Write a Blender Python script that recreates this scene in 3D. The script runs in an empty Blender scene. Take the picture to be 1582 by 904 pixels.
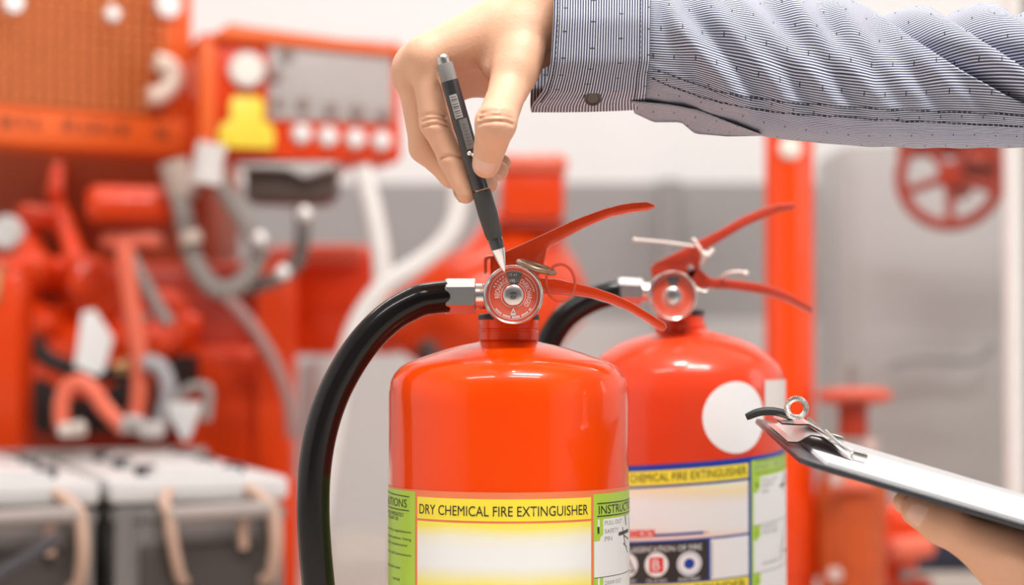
import bpy, bmesh, math, random
import numpy as np
from mathutils import Vector, Matrix
random.seed(7); np.random.seed(7)
SC = bpy.context.scene
COL = SC.collection
PI = math.pi
R_ = math.radians

# ------------------------------------------------------------------ camera, light, exposure
F = 3076.0; CAMZ = 0.43; PITCH = math.atan((540-452)/F)
cam_d = bpy.data.cameras.new('camera'); cam = bpy.data.objects.new('camera', cam_d); COL.objects.link(cam)
cam.location = (0, 0, CAMZ); cam.rotation_euler = (PI/2+PITCH, 0, 0)
cam_d.sensor_width = 36; cam_d.lens = F/1582*36; cam_d.clip_start = .02; cam_d.clip_end = 60
cam_d.dof.use_dof = True; cam_d.dof.focus_distance = 1.272; cam_d.dof.aperture_fstop = 4.0
SC.camera = cam
w = bpy.data.worlds.new('world'); SC.world = w; w.use_nodes = True
w.node_tree.nodes['Background'].inputs[0].default_value = (.97, .985, 1, 1)
w.node_tree.nodes['Background'].inputs[1].default_value = .12
SC.view_settings.view_transform = 'Standard'; SC.view_settings.look = 'None'
SC.view_settings.gamma = 1; SC.view_settings.use_curve_mapping = False
SC.view_settings.exposure = -0.27
def area(name, loc, rot, sx, sy, energy, color=(1, 1, 1)):
    l = bpy.data.lights.new(name, 'AREA'); l.shape = 'RECTANGLE'; l.size = sx; l.size_y = sy
    l.energy = energy; l.color = color
    o = bpy.data.objects.new(name, l); COL.objects.link(o); o.location = loc; o.rotation_euler = rot
    return o
# fluorescent battens under the ceiling, added fill rows, and daylight through the side window
for x, y in ((-.06, .95), (.33, .45), (.82, .45)):
    area('ceiling_or_fill_light', (x, y, 2.72), (0, 0, 0), .40, .14, 36, (1, .985, .96))
for x in (-1.6, 0.0, 1.6):
    area('ceiling_or_fill_light', (x, 3.5, 2.72), (0, 0, 0), 1.2, .2, 24, (1, .985, .96))  # unseen row, set back to light the wall more than the engine
for x in (-1.1, .6):
    area('ceiling_or_fill_light', (x, -.1, 2.72), (0, 0, 0), 1.2, .2, 26, (1, .985, .96))  # unseen row, added to brighten upright surfaces
area('window_light', (2.52, 1.3, 1.35), (0, R_(90), 0), 1.3, 1.5, 20, (1, .99, .97))

# ------------------------------------------------------------------ helpers
def P(px, py, Y):
    a = (px-791)/F; b = (452-py)/F
    d = Vector((a, math.cos(PITCH)-b*math.sin(PITCH), math.sin(PITCH)+b*math.cos(PITCH)))
    return Vector((0, 0, CAMZ)) + d*(Y/d.y)
def mm(px, Y): return px*Y/F                       # length of px pixels at distance Y

MATS = {}
def mat(name, col, rough=.5, metal=0., var=.06, vscale=30, bump=0., bscale=200, coat=0., trans=0., spec=.5, sss=0., alpha=1., ior=1.45):
    if name in MATS: return MATS[name]
    m = bpy.data.materials.new(name); m.use_nodes = True; MATS[name] = m
    nt = m.node_tree; b = nt.nodes['Principled BSDF']
    tc = nt.nodes.new('ShaderNodeTexCoord')
    nz = nt.nodes.new('ShaderNodeTexNoise'); nz.inputs['Scale'].default_value = vscale; nz.inputs['Detail'].default_value = 3
    nt.links.new(tc.outputs['Object'], nz.inputs['Vector'])
    mx = nt.nodes.new('ShaderNodeMix'); mx.data_type = 'RGBA'
    c = (*col, 1)
    mx.inputs[6].default_value = tuple(max(0, v*(1-var)) for v in col)+(1,)
    mx.inputs[7].default_value = tuple(min(1, v*(1+var)) for v in col)+(1,)
    nt.links.new(nz.outputs[0], mx.inputs[0]); nt.links.new(mx.outputs[2], b.inputs['Base Color'])
    b.inputs['Roughness'].default_value = rough; b.inputs['Metallic'].default_value = metal
    b.inputs['Coat Weight'].default_value = coat; b.inputs['Coat Roughness'].default_value = .04
    b.inputs['Transmission Weight'].default_value = trans; b.inputs['Specular IOR Level'].default_value = spec
    b.inputs['IOR'].default_value = ior; b.inputs['Alpha'].default_value = alpha
    if sss:
        b.inputs['Subsurface Weight'].default_value = sss
        b.inputs['Subsurface Radius'].default_value = (1, .35, .2); b.inputs['Subsurface Scale'].default_value = .006
    if bump:
        n2 = nt.nodes.new('ShaderNodeTexNoise'); n2.inputs['Scale'].default_value = bscale; n2.inputs['Detail'].default_value = 4
        nt.links.new(tc.outputs['Object'], n2.inputs['Vector'])
        bp = nt.nodes.new('ShaderNodeBump'); bp.inputs['Strength'].default_value = bump; bp.inputs['Distance'].default_value = .002
        nt.links.new(n2.outputs[0], bp.inputs['Height']); nt.links.new(bp.outputs[0], b.inputs['Normal'])
    return m

class G:
    """collects shapes, build() links them as ONE mesh object"""
    def __init__(s): s.v = []; s.f = []; s.m = []; s.uv = None
    def add(s, vs, fs, mi=0, M=None):
        o = len(s.v)
        s.v += [tuple(M @ Vector(v)) if M is not None else tuple(v) for v in vs]
        s.f += [tuple(i+o for i in f) for f in fs]; s.m += [mi]*len(fs); return s
    def bm(s, bm, mi=0, M=None):
        bm.verts.index_update()
        s.add([v.co.copy() for v in bm.verts], [[v.index for v in f.verts] for f in bm.faces], mi, M); bm.free(); return s
    def box(s, c, size, bev=0., mi=0, M=None, seg=2):
        bm = bmesh.new(); bmesh.ops.create_cube(bm, size=1)
        for v in bm.verts: v.co = Vector((v.co.x*size[0]+c[0], v.co.y*size[1]+c[1], v.co.z*size[2]+c[2]))
        if bev: bmesh.ops.bevel(bm, geom=bm.edges[:], offset=bev, segments=seg, affect='EDGES', profile=.5)
        return s.bm(bm, mi, M)
    def lathe(s, prof, M=None, n=32, mi=0):
        vs = []; fs = []; k = len(prof)
        for r, z in prof:
            for i in range(n):
                a = 2*PI*i/n; vs.append((max(r, 1e-5)*math.cos(a), max(r, 1e-5)*math.sin(a), z))
        for j in range(k-1):
            for i in range(n):
                i2 = (i+1) % n; fs.append((j*n+i, j*n+i2, (j+1)*n+i2, (j+1)*n+i))
        if prof[0][0] > 1e-4: fs.append(tuple(range(n-1, -1, -1)))
        if prof[-1][0] > 1e-4: fs.append(tuple((k-1)*n+i for i in range(n)))
        return s.add(vs, fs, mi, M)
    def cyl(s, a, b, r1, r2=None, n=20, mi=0, bev=0.):
        a = Vector(a); b = Vector(b); r2 = r1 if r2 is None else r2; L = (b-a).length
        M = Matrix.Translation(a) @ (b-a).to_track_quat('Z', 'Y').to_matrix().to_4x4()
        pr = [(r1, 0), (r2, L)] if not bev else [(r1-bev, 0), (r1, bev), (r2, L-bev), (r2-bev, L)]
        return s.lathe(pr, M, n, mi)
    def sphere(s, c, r, n=20, mi=0, M=None):
        r = r if hasattr(r, '__len__') else (r, r, r)
        pr = [(math.sin(PI*i/n), -math.cos(PI*i/n)) for i in range(n+1)]
        T = Matrix.Translation(Vector(c)) @ (M if M is not None else Matrix.Identity(4)) @ Matrix.Diagonal((*r, 1))
        return s.lathe(pr, T, n*2, mi)
    def torus(s, c, axis, R, r, n=40, k=12, mi=0, sx=1.):
        M = Matrix.Translation(Vector(c)) @ Vector(axis).to_track_quat('Z', 'Y').to_matrix().to_4x4()
        vs = []; fs = []
        for i in range(n):
            a = 2*PI*i/n
            for j in range(k):
                b = 2*PI*j/k; q = R+r*math.cos(b)
                vs.append((q*math.cos(a)*sx, q*math.sin(a), r*math.sin(b)))
        for i in range(n):
            for j in range(k):
                i2 = (i+1) % n; j2 = (j+1) % k
                fs.append((i*k+j, i2*k+j, i2*k+j2, i*k+j2))
        return s.add(vs, fs, mi, M)
    def tube(s, pts, r, n=14, mi=0, res=8, raw=False, ridge=0., pitch=.006):
        pts = [Vector(p) for p in pts]
        q = pts if raw else spline(pts, res)
        if ridge:
            L = sum((q[i+1]-q[i]).length for i in range(len(q)-1)); q = resample(q, max(8, int(L/(pitch/4))))
        rad = r if callable(r) else (lambda t: r)
        vs = []; fs = []; up = None; N = len(q); acc = 0
        for i, p in enumerate(q):
            t = (q[min(i+1, N-1)]-q[max(i-1, 0)]).normalized()
            if up is None:
                up = t.orthogonal().normalized()
            up = (up-t*up.dot(t)).normalized(); sd = t.cross(up)
            if i: acc += (p-q[i-1]).length
            rr = rad(i/(N-1)) + (ridge*math.sin(2*PI*acc/pitch) if ridge else 0)
            for k in range(n):
                a = 2*PI*k/n; vs.append(p+(up*math.cos(a)+sd*math.sin(a))*rr)
        for i in range(N-1):
            for k in range(n):
                k2 = (k+1) % n; fs.append((i*n+k, i*n+k2, (i+1)*n+k2, (i+1)*n+k))
        fs.append(tuple(range(n-1, -1, -1))); fs.append(tuple((N-1)*n+k for k in range(n)))
        return s.add(vs, fs, mi)
    def prism(s, outline, vec, bev=0., mi=0):
        bm = bmesh.new(); vec = Vector(vec)
        a = [bm.verts.new(Vector(p)) for p in outline]; b = [bm.verts.new(Vector(p)+vec) for p in outline]
        n = len(a); bm.faces.new(a); bm.faces.new(b[::-1])
        for i in range(n): bm.faces.new((a[i], b[i], b[(i+1) % n], a[(i+1) % n]))
        bmesh.ops.recalc_face_normals(bm, faces=bm.faces)
        if bev:
            bmesh.ops.bevel(bm, geom=[e for e in bm.edges if not (e.verts[0] in a) ^ (e.verts[1] in a)], offset=bev, segments=2, affect='EDGES', profile=.5, clamp_overlap=True)
        return s.bm(bm, mi)
    def grid(s, fn, nu, nv, mi=0, closev=False):
        vs = [fn(i/nu, j/nv) for i in range(nu+1) for j in range(nv+(0 if closev else 1))]
        c = nv if closev else nv+1; fs = []
        for i in range(nu):
            for j in range(nv):
                j2 = (j+1) % c if closev else j+1
                fs.append((i*c+j, (i+1)*c+j, (i+1)*c+j2, i*c+j2))
        return s.add(vs, fs, mi)
    def build(s, name, mats, parent=None, origin=None, sharp=38, uv=None, flip=False):
        if not isinstance(mats, (list, tuple)): mats = [mats]
        if origin is None and parent is not None: origin = Vector((0, 0, 0))
        if origin is None:                        # a thing of one mesh: origin at its base
            a = np.array(s.v); origin = Vector(((a[:, 0].min()+a[:, 0].max())/2, (a[:, 1].min()+a[:, 1].max())/2, a[:, 2].min()))
        o3 = Vector(origin)
        me = bpy.data.meshes.new(name)
        me.from_pydata([Vector(v)-o3 for v in s.v], [], s.f); 
        for m in mats: me.materials.append(m)
        me.polygons.foreach_set('material_index', s.m)
        bm = bmesh.new(); bm.from_mesh(me)
        if sharp is not None and not uv: bmesh.ops.recalc_face_normals(bm, faces=bm.faces)
        bm.to_mesh(me); bm.free()
        me.polygons.foreach_set('use_smooth', [True]*len(me.polygons))
        if uv:
            l = me.uv_layers.new(name='uv')
            for lp in me.loops: l.data[lp.index].uv = uv[lp.vertex_index]
        me.set_sharp_from_angle(angle=R_(sharp if sharp is not None else 180)); me.update()
        o = bpy.data.objects.new(name, me); COL.objects.link(o)
        if parent is not None: o.parent = parent
        else: o.location = o3
        return o
def spline(pts, res=8):
    out = []; n = len(pts)
    for i in range(n-1):
        p0 = pts[max(i-1, 0)]; p1 = pts[i]; p2 = pts[i+1]; p3 = pts[min(i+2, n-1)]
        for k in range(res):
            t = k/res
            out.append(.5*((2*p1)+(p2-p0)*t+(2*p0-5*p1+4*p2-p3)*t*t+(3*p1-p0-3*p2+p3)*t**3))
    out.append(pts[-1].copy()); return out
def resample(q, n):
    d = [0]
    for i in range(1, len(q)): d.append(d[-1]+(q[i]-q[i-1]).length)
    out = []; j = 0
    for i in range(n+1):
        s = d[-1]*i/n
        while j < len(q)-2 and d[j+1] < s: j += 1
        t = (s-d[j])/max(1e-9, d[j+1]-d[j]); out.append(q[j].lerp(q[j+1], min(1, t)))
    return out
def empty(name, loc, rz=0.):
    o = bpy.data.objects.new(name, None); COL.objects.link(o); o.location = loc; o.rotation_euler = (0, 0, rz); o.empty_display_size = .05
    return o
def tag(o, label, cat, group=None):
    o['label'] = label; o['category'] = cat
    if group: o['group'] = group
    return o
def struct(o): o['kind'] = 'structure'; return o
def lerp(a, b, t): return a+(b-a)*t
def interp(x, tab):
    return float(np.interp(x, [t[0] for t in tab], [t[1] for t in tab]))

# text as flat polygons; fitted to the unit box, then mapped through fn(x, y) with x in 0..w, y in 0..h
def text_polys(s, bold=.0):
    c = bpy.data.curves.new('t', 'FONT'); c.body = s; c.resolution_u = 3; c.offset = bold
    o = bpy.data.objects.new('t', c); me = bpy.data.meshes.new_from_object(o)
    vs = [v.co.copy() for v in me.vertices]; fs = [tuple(p.vertices) for p in me.polygons]
    bpy.data.objects.remove(o); bpy.data.curves.remove(c); bpy.data.meshes.remove(me)
    return vs, fs
def text(g, s, w_, h_, fn, mi, bold=0.):
    vs, fs = text_polys(s)
    if not vs: return
    x0 = min(v.x for v in vs); x1 = max(v.x for v in vs); y0 = min(v.y for v in vs); y1 = max(v.y for v in vs)
    out = [fn((v.x-x0)/(x1-x0)*w_, (v.y-y0)/(y1-y0)*h_) for v in vs]
    g.add(out, fs, mi)

# signed distance shapes -> one smooth closed surface
def rcone(p, a, b, r1, r2):
    a = np.asarray(a, float); b = np.asarray(b, float)
    ba = b-a; l2 = float(ba@ba)
    if l2 < 1e-10: return np.linalg.norm(p-a, axis=-1)-max(r1, r2)
    rr = r1-r2; a2 = l2-rr*rr; il2 = 1/l2
    pa = p-a; y = pa@ba; z = y-l2
    x2 = ((pa*l2-ba*y[..., None])**2).sum(-1); y2 = y*y*l2; z2 = z*z*l2
    k = np.sign(rr)*rr*rr*x2
    d = (np.sqrt(np.maximum(x2*a2*il2, 0))+y*rr)*il2-r1
    m1 = np.sign(z)*a2*z2 > k; m2 = (~m1) & (np.sign(y)*a2*y2 < k)
    d = np.where(m1, np.sqrt(x2+z2)*il2-r2, d); return np.where(m2, np.sqrt(x2+y2)*il2-r1, d)
def smin(a, b, k):
    if k <= 0: return np.minimum(a, b)
    h = np.maximum(k-np.abs(a-b), 0)/k
    return np.minimum(a, b)-h*h*k/4
class SDF:
    def __init__(s, lo, hi, h):
        s.lo = np.array(lo, float); s.h = h; s.n = np.ceil((np.array(hi)-s.lo)/h).astype(int)+1
        s.ax = [s.lo[i]+h*np.arange(s.n[i]) for i in range(3)]
    def union(s, prims, k):
        D = np.full(s.n, 1.0)
        for a, b, r1, r2 in prims:
            a = np.array(a, float); b = np.array(b, float); mr = max(r1, r2)+k+.012
            i0 = np.clip(((np.minimum(a, b)-mr-s.lo)/s.h).astype(int), 0, s.n-1); i1 = np.clip(((np.maximum(a, b)+mr-s.lo)/s.h).astype(int)+2, 0, s.n)
            if (i1 <= i0).any(): continue
            sl = tuple(slice(i0[i], i1[i]) for i in range(3))
            X = np.stack(np.meshgrid(*[s.ax[i][sl[i]] for i in range(3)], indexing='ij'), -1)
            D[sl] = smin(D[sl], rcone(X, a, b, r1, r2), k)
        return D
    def mesh(s, D):
        D = D.copy(); D[0] = D[-1] = 1; D[:, 0] = D[:, -1] = 1; D[:, :, 0] = D[:, :, -1] = 1
        ins = D < 0; nx, ny, nz = D.shape
        c = np.zeros((nx-1, ny-1, nz-1), int)
        for dx in (0, 1):
            for dy in (0, 1):
                for dz in (0, 1): c += ins[dx:nx-1+dx, dy:ny-1+dy, dz:nz-1+dz]
        act = (c > 0) & (c < 8); idx = np.full(act.shape, -1); ij = np.argwhere(act); idx[act] = np.arange(len(ij))
        pos = np.zeros((len(ij), 3)); cnt = np.zeros(len(ij))
        offs = [(a, b, d) for a in (0, 1) for b in (0, 1) for d in (0, 1)]
        for o1 in offs:
            for o2 in offs:
                if sum(abs(o1[i]-o2[i]) for i in range(3)) != 1 or o1 > o2: continue
                A = ij+np.array(o1); B = ij+np.array(o2); fa = D[tuple(A.T)]; fb = D[tuple(B.T)]
                m = (fa < 0) != (fb < 0); t = np.zeros(len(ij)); t[m] = fa[m]/(fa[m]-fb[m])
                pos[m] += (A+(B-A)*t[:, None])[m]; cnt[m] += 1
        pos = s.lo+s.h*pos/cnt[:, None]
        F_ = []
        for ax in range(3):
            u, v = (ax+1) % 3, (ax+2) % 3
            sa = [slice(None)]*3; sb = [slice(None)]*3; sa[ax] = slice(0, -1); sb[ax] = slice(1, None)
            e = np.argwhere(ins[tuple(sa)] != ins[tuple(sb)])
            e = e[(e[:, u] > 0) & (e[:, v] > 0) & (e[:, u] < D.shape[u]-1) & (e[:, v] < D.shape[v]-1)]
            q = []
            for du, dv in ((-1, -1), (0, -1), (0, 0), (-1, 0)):
                k = e.copy(); k[:, u] += du; k[:, v] += dv; q.append(idx[tuple(k.T)])
            q = np.stack(q, 1); fl = ~ins[tuple(e.T)]; q[fl] = q[fl][:, ::-1]; F_.append(q)
        return pos, np.concatenate(F_)
def cast(prims, k, h=.004):
    """organic casting from round cones, returns verts, faces"""
    a = np.array([list(p[0]) for p in prims]+[list(p[1]) for p in prims]); r = max(max(p[2], p[3]) for p in prims)+.015
    S = SDF(a.min(0)-r, a.max(0)+r, h); v, f = S.mesh(S.union(prims, k)); return v.tolist(), f.tolist()

# ------------------------------------------------------------------ materials
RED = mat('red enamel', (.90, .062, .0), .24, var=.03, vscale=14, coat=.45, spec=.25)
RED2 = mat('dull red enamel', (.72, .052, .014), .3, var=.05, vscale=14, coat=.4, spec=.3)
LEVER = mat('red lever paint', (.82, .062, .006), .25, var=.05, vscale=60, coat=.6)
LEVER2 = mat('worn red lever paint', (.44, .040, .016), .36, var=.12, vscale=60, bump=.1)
CHROME = mat('brushed nickel', (.90, .89, .88), .27, 1, var=.06, vscale=80)
STEEL = mat('steel wire', (.62, .60, .57), .3, 1)
BRONZE = mat('tarnished brass ring', (.36, .25, .17), .38, .8, var=.2, vscale=300)
RUBBER = mat('black hose rubber', (.008, .007, .007), .16, spec=.4, bump=.04, bscale=60)
BLACK = mat('black plastic', (.015, .015, .017), .4)
WHITE = mat('white paper', (.88, .88, .88), .6, var=.01)
PINKRING = mat('salmon plastic ring', (.82, .12, .055), .35)
# ------------------------------------------------------------------ the room
def wall_mat():
    m = bpy.data.materials.new('painted wall bands'); m.use_nodes = True; nt = m.node_tree; b = nt.nodes['Principled BSDF']
    g = nt.nodes.new('ShaderNodeNewGeometry'); sp = nt.nodes.new('ShaderNodeSeparateXYZ'); nt.links.new(g.outputs['Position'], sp.inputs[0])
    rp = nt.nodes.new('ShaderNodeValToRGB'); rp.color_ramp.interpolation = 'CONSTANT'
    mr = nt.nodes.new('ShaderNodeMapRange'); mr.inputs[2].default_value = 3.0; nt.links.new(sp.outputs['Z'], mr.inputs[0]); nt.links.new(mr.outputs[0], rp.inputs[0])
    e = rp.color_ramp.elements
    e[0].position = 0; e[0].color = (.58, .565, .56, 1); e[1].position = .5/3; e[1].color = (.36, .345, .345, 1)
    k = e.new(.825/3); k.color = (.86, .86, .86, 1)
    nt.links.new(rp.outputs[0], b.inputs['Base Color']); b.inputs['Roughness'].default_value = .6
    n2 = nt.nodes.new('ShaderNodeTexNoise'); n2.inputs['Scale'].default_value = 120
    bp = nt.nodes.new('ShaderNodeBump'); bp.inputs['Strength'].default_value = .1; nt.links.new(n2.outputs[0], bp.inputs['Height']); nt.links.new(bp.outputs[0], b.inputs['Normal'])
    return m
WALLM = wall_mat()
WPAINT = mat('white wall paint', (.84, .84, .84), .6, var=.02)
struct(G().box((0, 1.2, -.05), (6, 7.2, .1)).build('floor', mat('polished screed floor', (.56, .49, .43), .35, var=.08, vscale=3)))
struct(G().box((0, 4.85, 1.5), (6, .1, 3)).build('wall_back', WALLM))
struct(G().box((-3.05, 1.2, 1.5), (.1, 7.2, 3)).build('wall_left', WPAINT))
g = G()
g.box((3.05, -1.0, 1.5), (.1, 2.8, 3)); g.box((3.05, 3.5, 1.5), (.1, 2.6, 3)); g.box((3.05, 1.3, .3), (.1, 1.8, .6)); g.box((3.05, 1.3, 2.6), (.1, 1.8, .8))
struct(g.build('wall_right', WPAINT))
g = G()
for z in (.62, 2.18): g.box((3.05, 1.3, z), (.06, 1.8, .05))
for y in (.42, 1.3, 2.18): g.box((3.05, y, 1.4), (.06, .05, 1.6))
struct(g.build('window_1', mat('white window frame', (.8, .8, .8), .4)))
struct(G().box((0, 1.2, 3.05), (6, 7.2, .1)).build('ceiling', WPAINT))

# ------------------------------------------------------------------ fire extinguishers
TR = .080
def silh(tab, cx, Y):          # silhouette half widths in pixels -> lathe profile
    return [(mm(h, Y), CAMZ-mm(y-540, Y)) for h, y in tab]
def gauge(root, org, c, Y, r, sharp_text):
    """pressure gauge facing the camera side: case > dial, needle, lens"""
    O = Vector(c)-Vector(org)
    M = Matrix.Translation(O) @ Matrix.Rotation(PI/2, 4, 'X')       # local +z -> -y
    g = G(); g.lathe([(r*.80, -.016), (r*.97, -.014), (r, -.010), (r, 0), (r*.985, .0016), (r*.94, .0024), (r*.90, .0018), (r*.885, 0), (r*.885, -.0035), (.0, -.0036)], M, 64)
    g.cyl(O+Vector((0, .014, 0)), O+Vector((0, .03, 0)), .007, n=6)
    case = g.build('pressure_gauge', mat('gauge case steel', (.58, .56, .54), .22, 1), root)
    DR = mat('gauge dial red', (.86, .115, .055), .45); DW = mat('gauge print white', (.95, .93, .92), .5); DG = mat('gauge print grey', (.16, .16, .155), .5)
    g = G(); g.lathe([(r*.885, -.0032), (r*.885, -.0026), (0, -.0026)], M, 48)
    def d2(a, b, h=-.0024): return M @ Vector((a, b, h))
    def wedge(a0, a1, r0, r1, mi, h=-.0024, n=20):
        g.grid(lambda u, v: d2(math.cos(lerp(a0, a1, u))*lerp(r0, r1, v), math.sin(lerp(a0, a1, u))*lerp(r0, r1, v), h), n, 1, mi)
    wedge(R_(67), R_(107), r*.36, r*.80, 2)
    wedge(0, 2*PI, r*.795, r*.81, 1, n=64); wedge(0, 2*PI, r*.40, r*.415, 1, n=48)
    if sharp_text:
        def arc(s, a0, a1, rb, h, mi):
            span = (a0-a1)
            text(g, s, 1, h, lambda x, y: d2(math.cos(a0-span*x)*(rb+y), math.sin(a0-span*x)*(rb+y), -.0022), mi)
        arc('RECHARGE', R_(190), R_(110), r*.455, r*.16, 1)
        arc('OVERCHARGED', R_(64), R_(-42), r*.455, r*.16, 1)
        text(g, '195', r*.17, r*.11, lambda x, y: d2(x-r*.11, y+r*.42, -.0022), 1)
        text(g, '13 x1', r*.26, r*.09, lambda x, y: d2(x-r*.15, y+r*.64, -.0022), 1)
        for k in range(26):
            if k % 6 == 5: continue
            a = R_(218+k*4.1); wedge(a, a+R_(2.6), r*.70, r*.765, 1, n=2)
        for k in range(9):
            a = R_(10+k*5.2); wedge(a, a+R_(3), r*.68, r*.72, 1, n=2)
        for k in range(5):
            a = R_(118+k*9); wedge(a, a+R_(3.5), r*.66, r*.72, 1, n=2)
        T = [(-.085, -.66), (.085, -.66), (.0, -.44)]
        for i in range(3):
            a = Vector(T[i])*r; b = Vector(T[(i+1) % 3])*r; n_ = (b-a).orthogonal().normalized()*r*.013
            g.add([d2(*(a+n_), -.0022), d2(*(b+n_), -.0022), d2(*(b-n_), -.0022), d2(*(a-n_), -.0022)], [(0, 1, 2, 3)], 1)
        g.grid(lambda u, v: d2(lerp(-.075, .075, u)*r, lerp(-.655, -.60, v)*r, -.0022), 1, 1, 1)
    g.build('dial', [DR, DW, DG], case)
    g = G(); g.lathe([(r*.34, -.0026), (r*.34, -.0014), (r*.30, -.0008), (r*.12, -.0006), (0, -.0006)], M, 40)
    g.build('hub', CHROME, case)
    g = G(); a = R_(124)
    p = [(.34*r, a-.05), (.34*r, a+.05), (.60*r, a)]
    g.prism([M @ Vector((q*math.cos(t), q*math.sin(t), -.0016)) for q, t in p], (0, -.0004, 0))
    g.build('needle', mat('needle orange', (.85, .30, .03), .4), case)
    lens = bpy.data.materials.get('gauge lens')
    if not lens:
        lens = bpy.data.materials.new('gauge lens'); lens.use_nodes = True; nt = lens.node_tree; nt.nodes.remove(nt.nodes['Principled BSDF'])
        tr = nt.nodes.new('ShaderNodeBsdfTransparent'); gl = nt.nodes.new('ShaderNodeBsdfGlossy'); gl.inputs['Roughness'].default_value = .05
        tr.inputs[0].default_value = (.98, .98, .98, 1)
        ms = nt.nodes.new('ShaderNodeMixShader'); ms.inputs[0].default_value = .05; nt.links.new(tr.outputs[0], ms.inputs[1]); nt.links.new(gl.outputs[0], ms.inputs[2])
        nt.links.new(ms.outputs[0], nt.nodes['Material Output'].inputs[0])
    g = G(); g.lathe([(r*.89*math.sin(t), -.0006+.003*(math.cos(t)-math.cos(R_(70)))/(1-math.cos(R_(70))) ) for t in [R_(70)*(1-i/10) for i in range(11)]], M @ Matrix.Diagonal((1/math.sin(R_(70)),)*2+(1, 1)), 48)
    g.build('lens', lens, case)
    return case

def coupling(root, org, a, b, r, Y):
    """hex nut and collar between gauge side and hose"""
    a = Vector(a)-Vector(org); b = Vector(b)-Vector(org)
    M = Matrix.Translation(a) @ (b-a).to_track_quat('Z', 'Y').to_matrix().to_4x4() @ Matrix.Rotation(R_(30), 4, 'Z'); L = (b-a).length
    g = G(); g.lathe([(r*.94, 0), (r*1.06, .0012), (r*1.06, L*.74), (r*.95, L*.76)], M, 6)
    g.lathe([(r*.74, L*.76), (r*.76, L*.8), (r*.76, L), (r*.70, L)], M, 24)
    return g.build('hose_coupling', CHROME, root, sharp=25)

def lab(root, R, rows, name='label', ctr=0., slope=0., mats=None):
    pass

def scale_pts(pts, ox, oy, s): return [(ox+x/s, oy+y/s) for x, y in pts]
def plate(g, pts, Y, thick, org, mi=0, bev=.0007, dy=0):
    g.prism([P(x, y, Y)-Vector(org)+Vector((0, dy, 0)) for x, y in pts], (0, thick, 0), bev, mi)

def lever_channel(pts_top, pts_bot, Y, org, w=.021):
    """pressed sheet lever: near cheek, far cheek and the rolled top between them"""
    g = G(); plate(g, pts_top+pts_bot, Y, w, org, bev=.0012); return g
YF = 1.33
EF = P(786, 540, YF); EF = Vector((EF.x, YF, 0))
front = empty('fire_extinguisher', EF)
tag(front, 'front glossy orange-red fire extinguisher with a pen held against its gauge', 'fire extinguisher', 'dry chemical fire extinguishers')
prof = silh([(184.6, 622), (184.4, 607), (181.5, 588), (176, 577), (168, 567.5), (155, 559.5), (137, 553), (115, 545.5), (92, 538.5), (70, 533), (52, 529.5), (45, 527.5), (43, 525), (43, 522)], 786, YF)
prof = [(.0, .012), (.070, .012), (.072, .0), (.076, .0), (.078, .014), (.0795, .03)]+[(min(r, TR), z) for r, z in prof]
G().lathe(prof, None, 96).build('tank', RED, front, sharp=50)
g = G(); cz = lambda y: CAMZ-mm(y-540, YF)
g.lathe([(.0186, cz(527)), (.0200, cz(525)), (.0200, cz(513)), (.0193, cz(511.5)), (.0193, cz(509)), (.0202, cz(507.5)), (.0202, cz(495)), (.0196, cz(493)), (.010, cz(493))], None, 48)
g.build('neck_collar', RED, front)
g = G(); g.lathe([(.0, cz(493.5)), (.0205, cz(493.5)), (.0205, cz(487)), (.019, cz(485)), (.0, cz(485))], None, 40)
g.build('gasket', BLACK, front)
g = G(); g.box((.001, 0, cz(440)), (.023, .021, mm(92, YF)), .002); g.cyl((0, -.001, cz(449)), (0, -.022, cz(449)), .0105, n=24, bev=.001)
g.cyl((-.008, -.006, cz(459)), (-.019, -.012, cz(459)), .0085, n=24)
g.build('valve_body', LEVER, front)
gauge(front, EF, P(793, 456, 1.286), 1.286, .0195, True)
c2 = lambda L: scale_pts(L, 660, 280, 3.4775)
YL = 1.319
up_t = c2([(340, 402), (415, 380), (530, 328), (650, 272), (800, 203), (950, 147), (1040, 124), (1110, 113), (1180, 110), (1215, 122), (1228, 136)])
up_b = c2([(1190, 150), (1100, 163), (985, 187), (850, 243), (740, 303), (660, 345), (646, 362), (626, 450), (600, 520), (500, 560), (380, 540), (340, 500)])
lever_channel(up_t, up_b, YL, EF).build('upper_lever', LEVER, front)
g = G(); plate(g, c2([(303, 425), (308, 408), (330, 399), (352, 400), (352, 412), (330, 412), (320, 420), (320, 488), (308, 496), (303, 490)]), YL-.004, .028, EF)
g.build('hinge_hook', LEVER, front)
lo_t = c2([(560, 515), (620, 520), (690, 523), (800, 548), (900, 571), (1000, 605), (1100, 651), (1200, 712), (1278, 763), (1288, 785)])
lo_b = c2([(1272, 806), (1250, 795), (1180, 748), (1080, 692), (980, 652), (880, 624), (750, 606), (640, 600), (560, 600)])
lever_channel(lo_t, lo_b, YL, EF, .023).build('lower_lever', LEVER, front)
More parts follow.
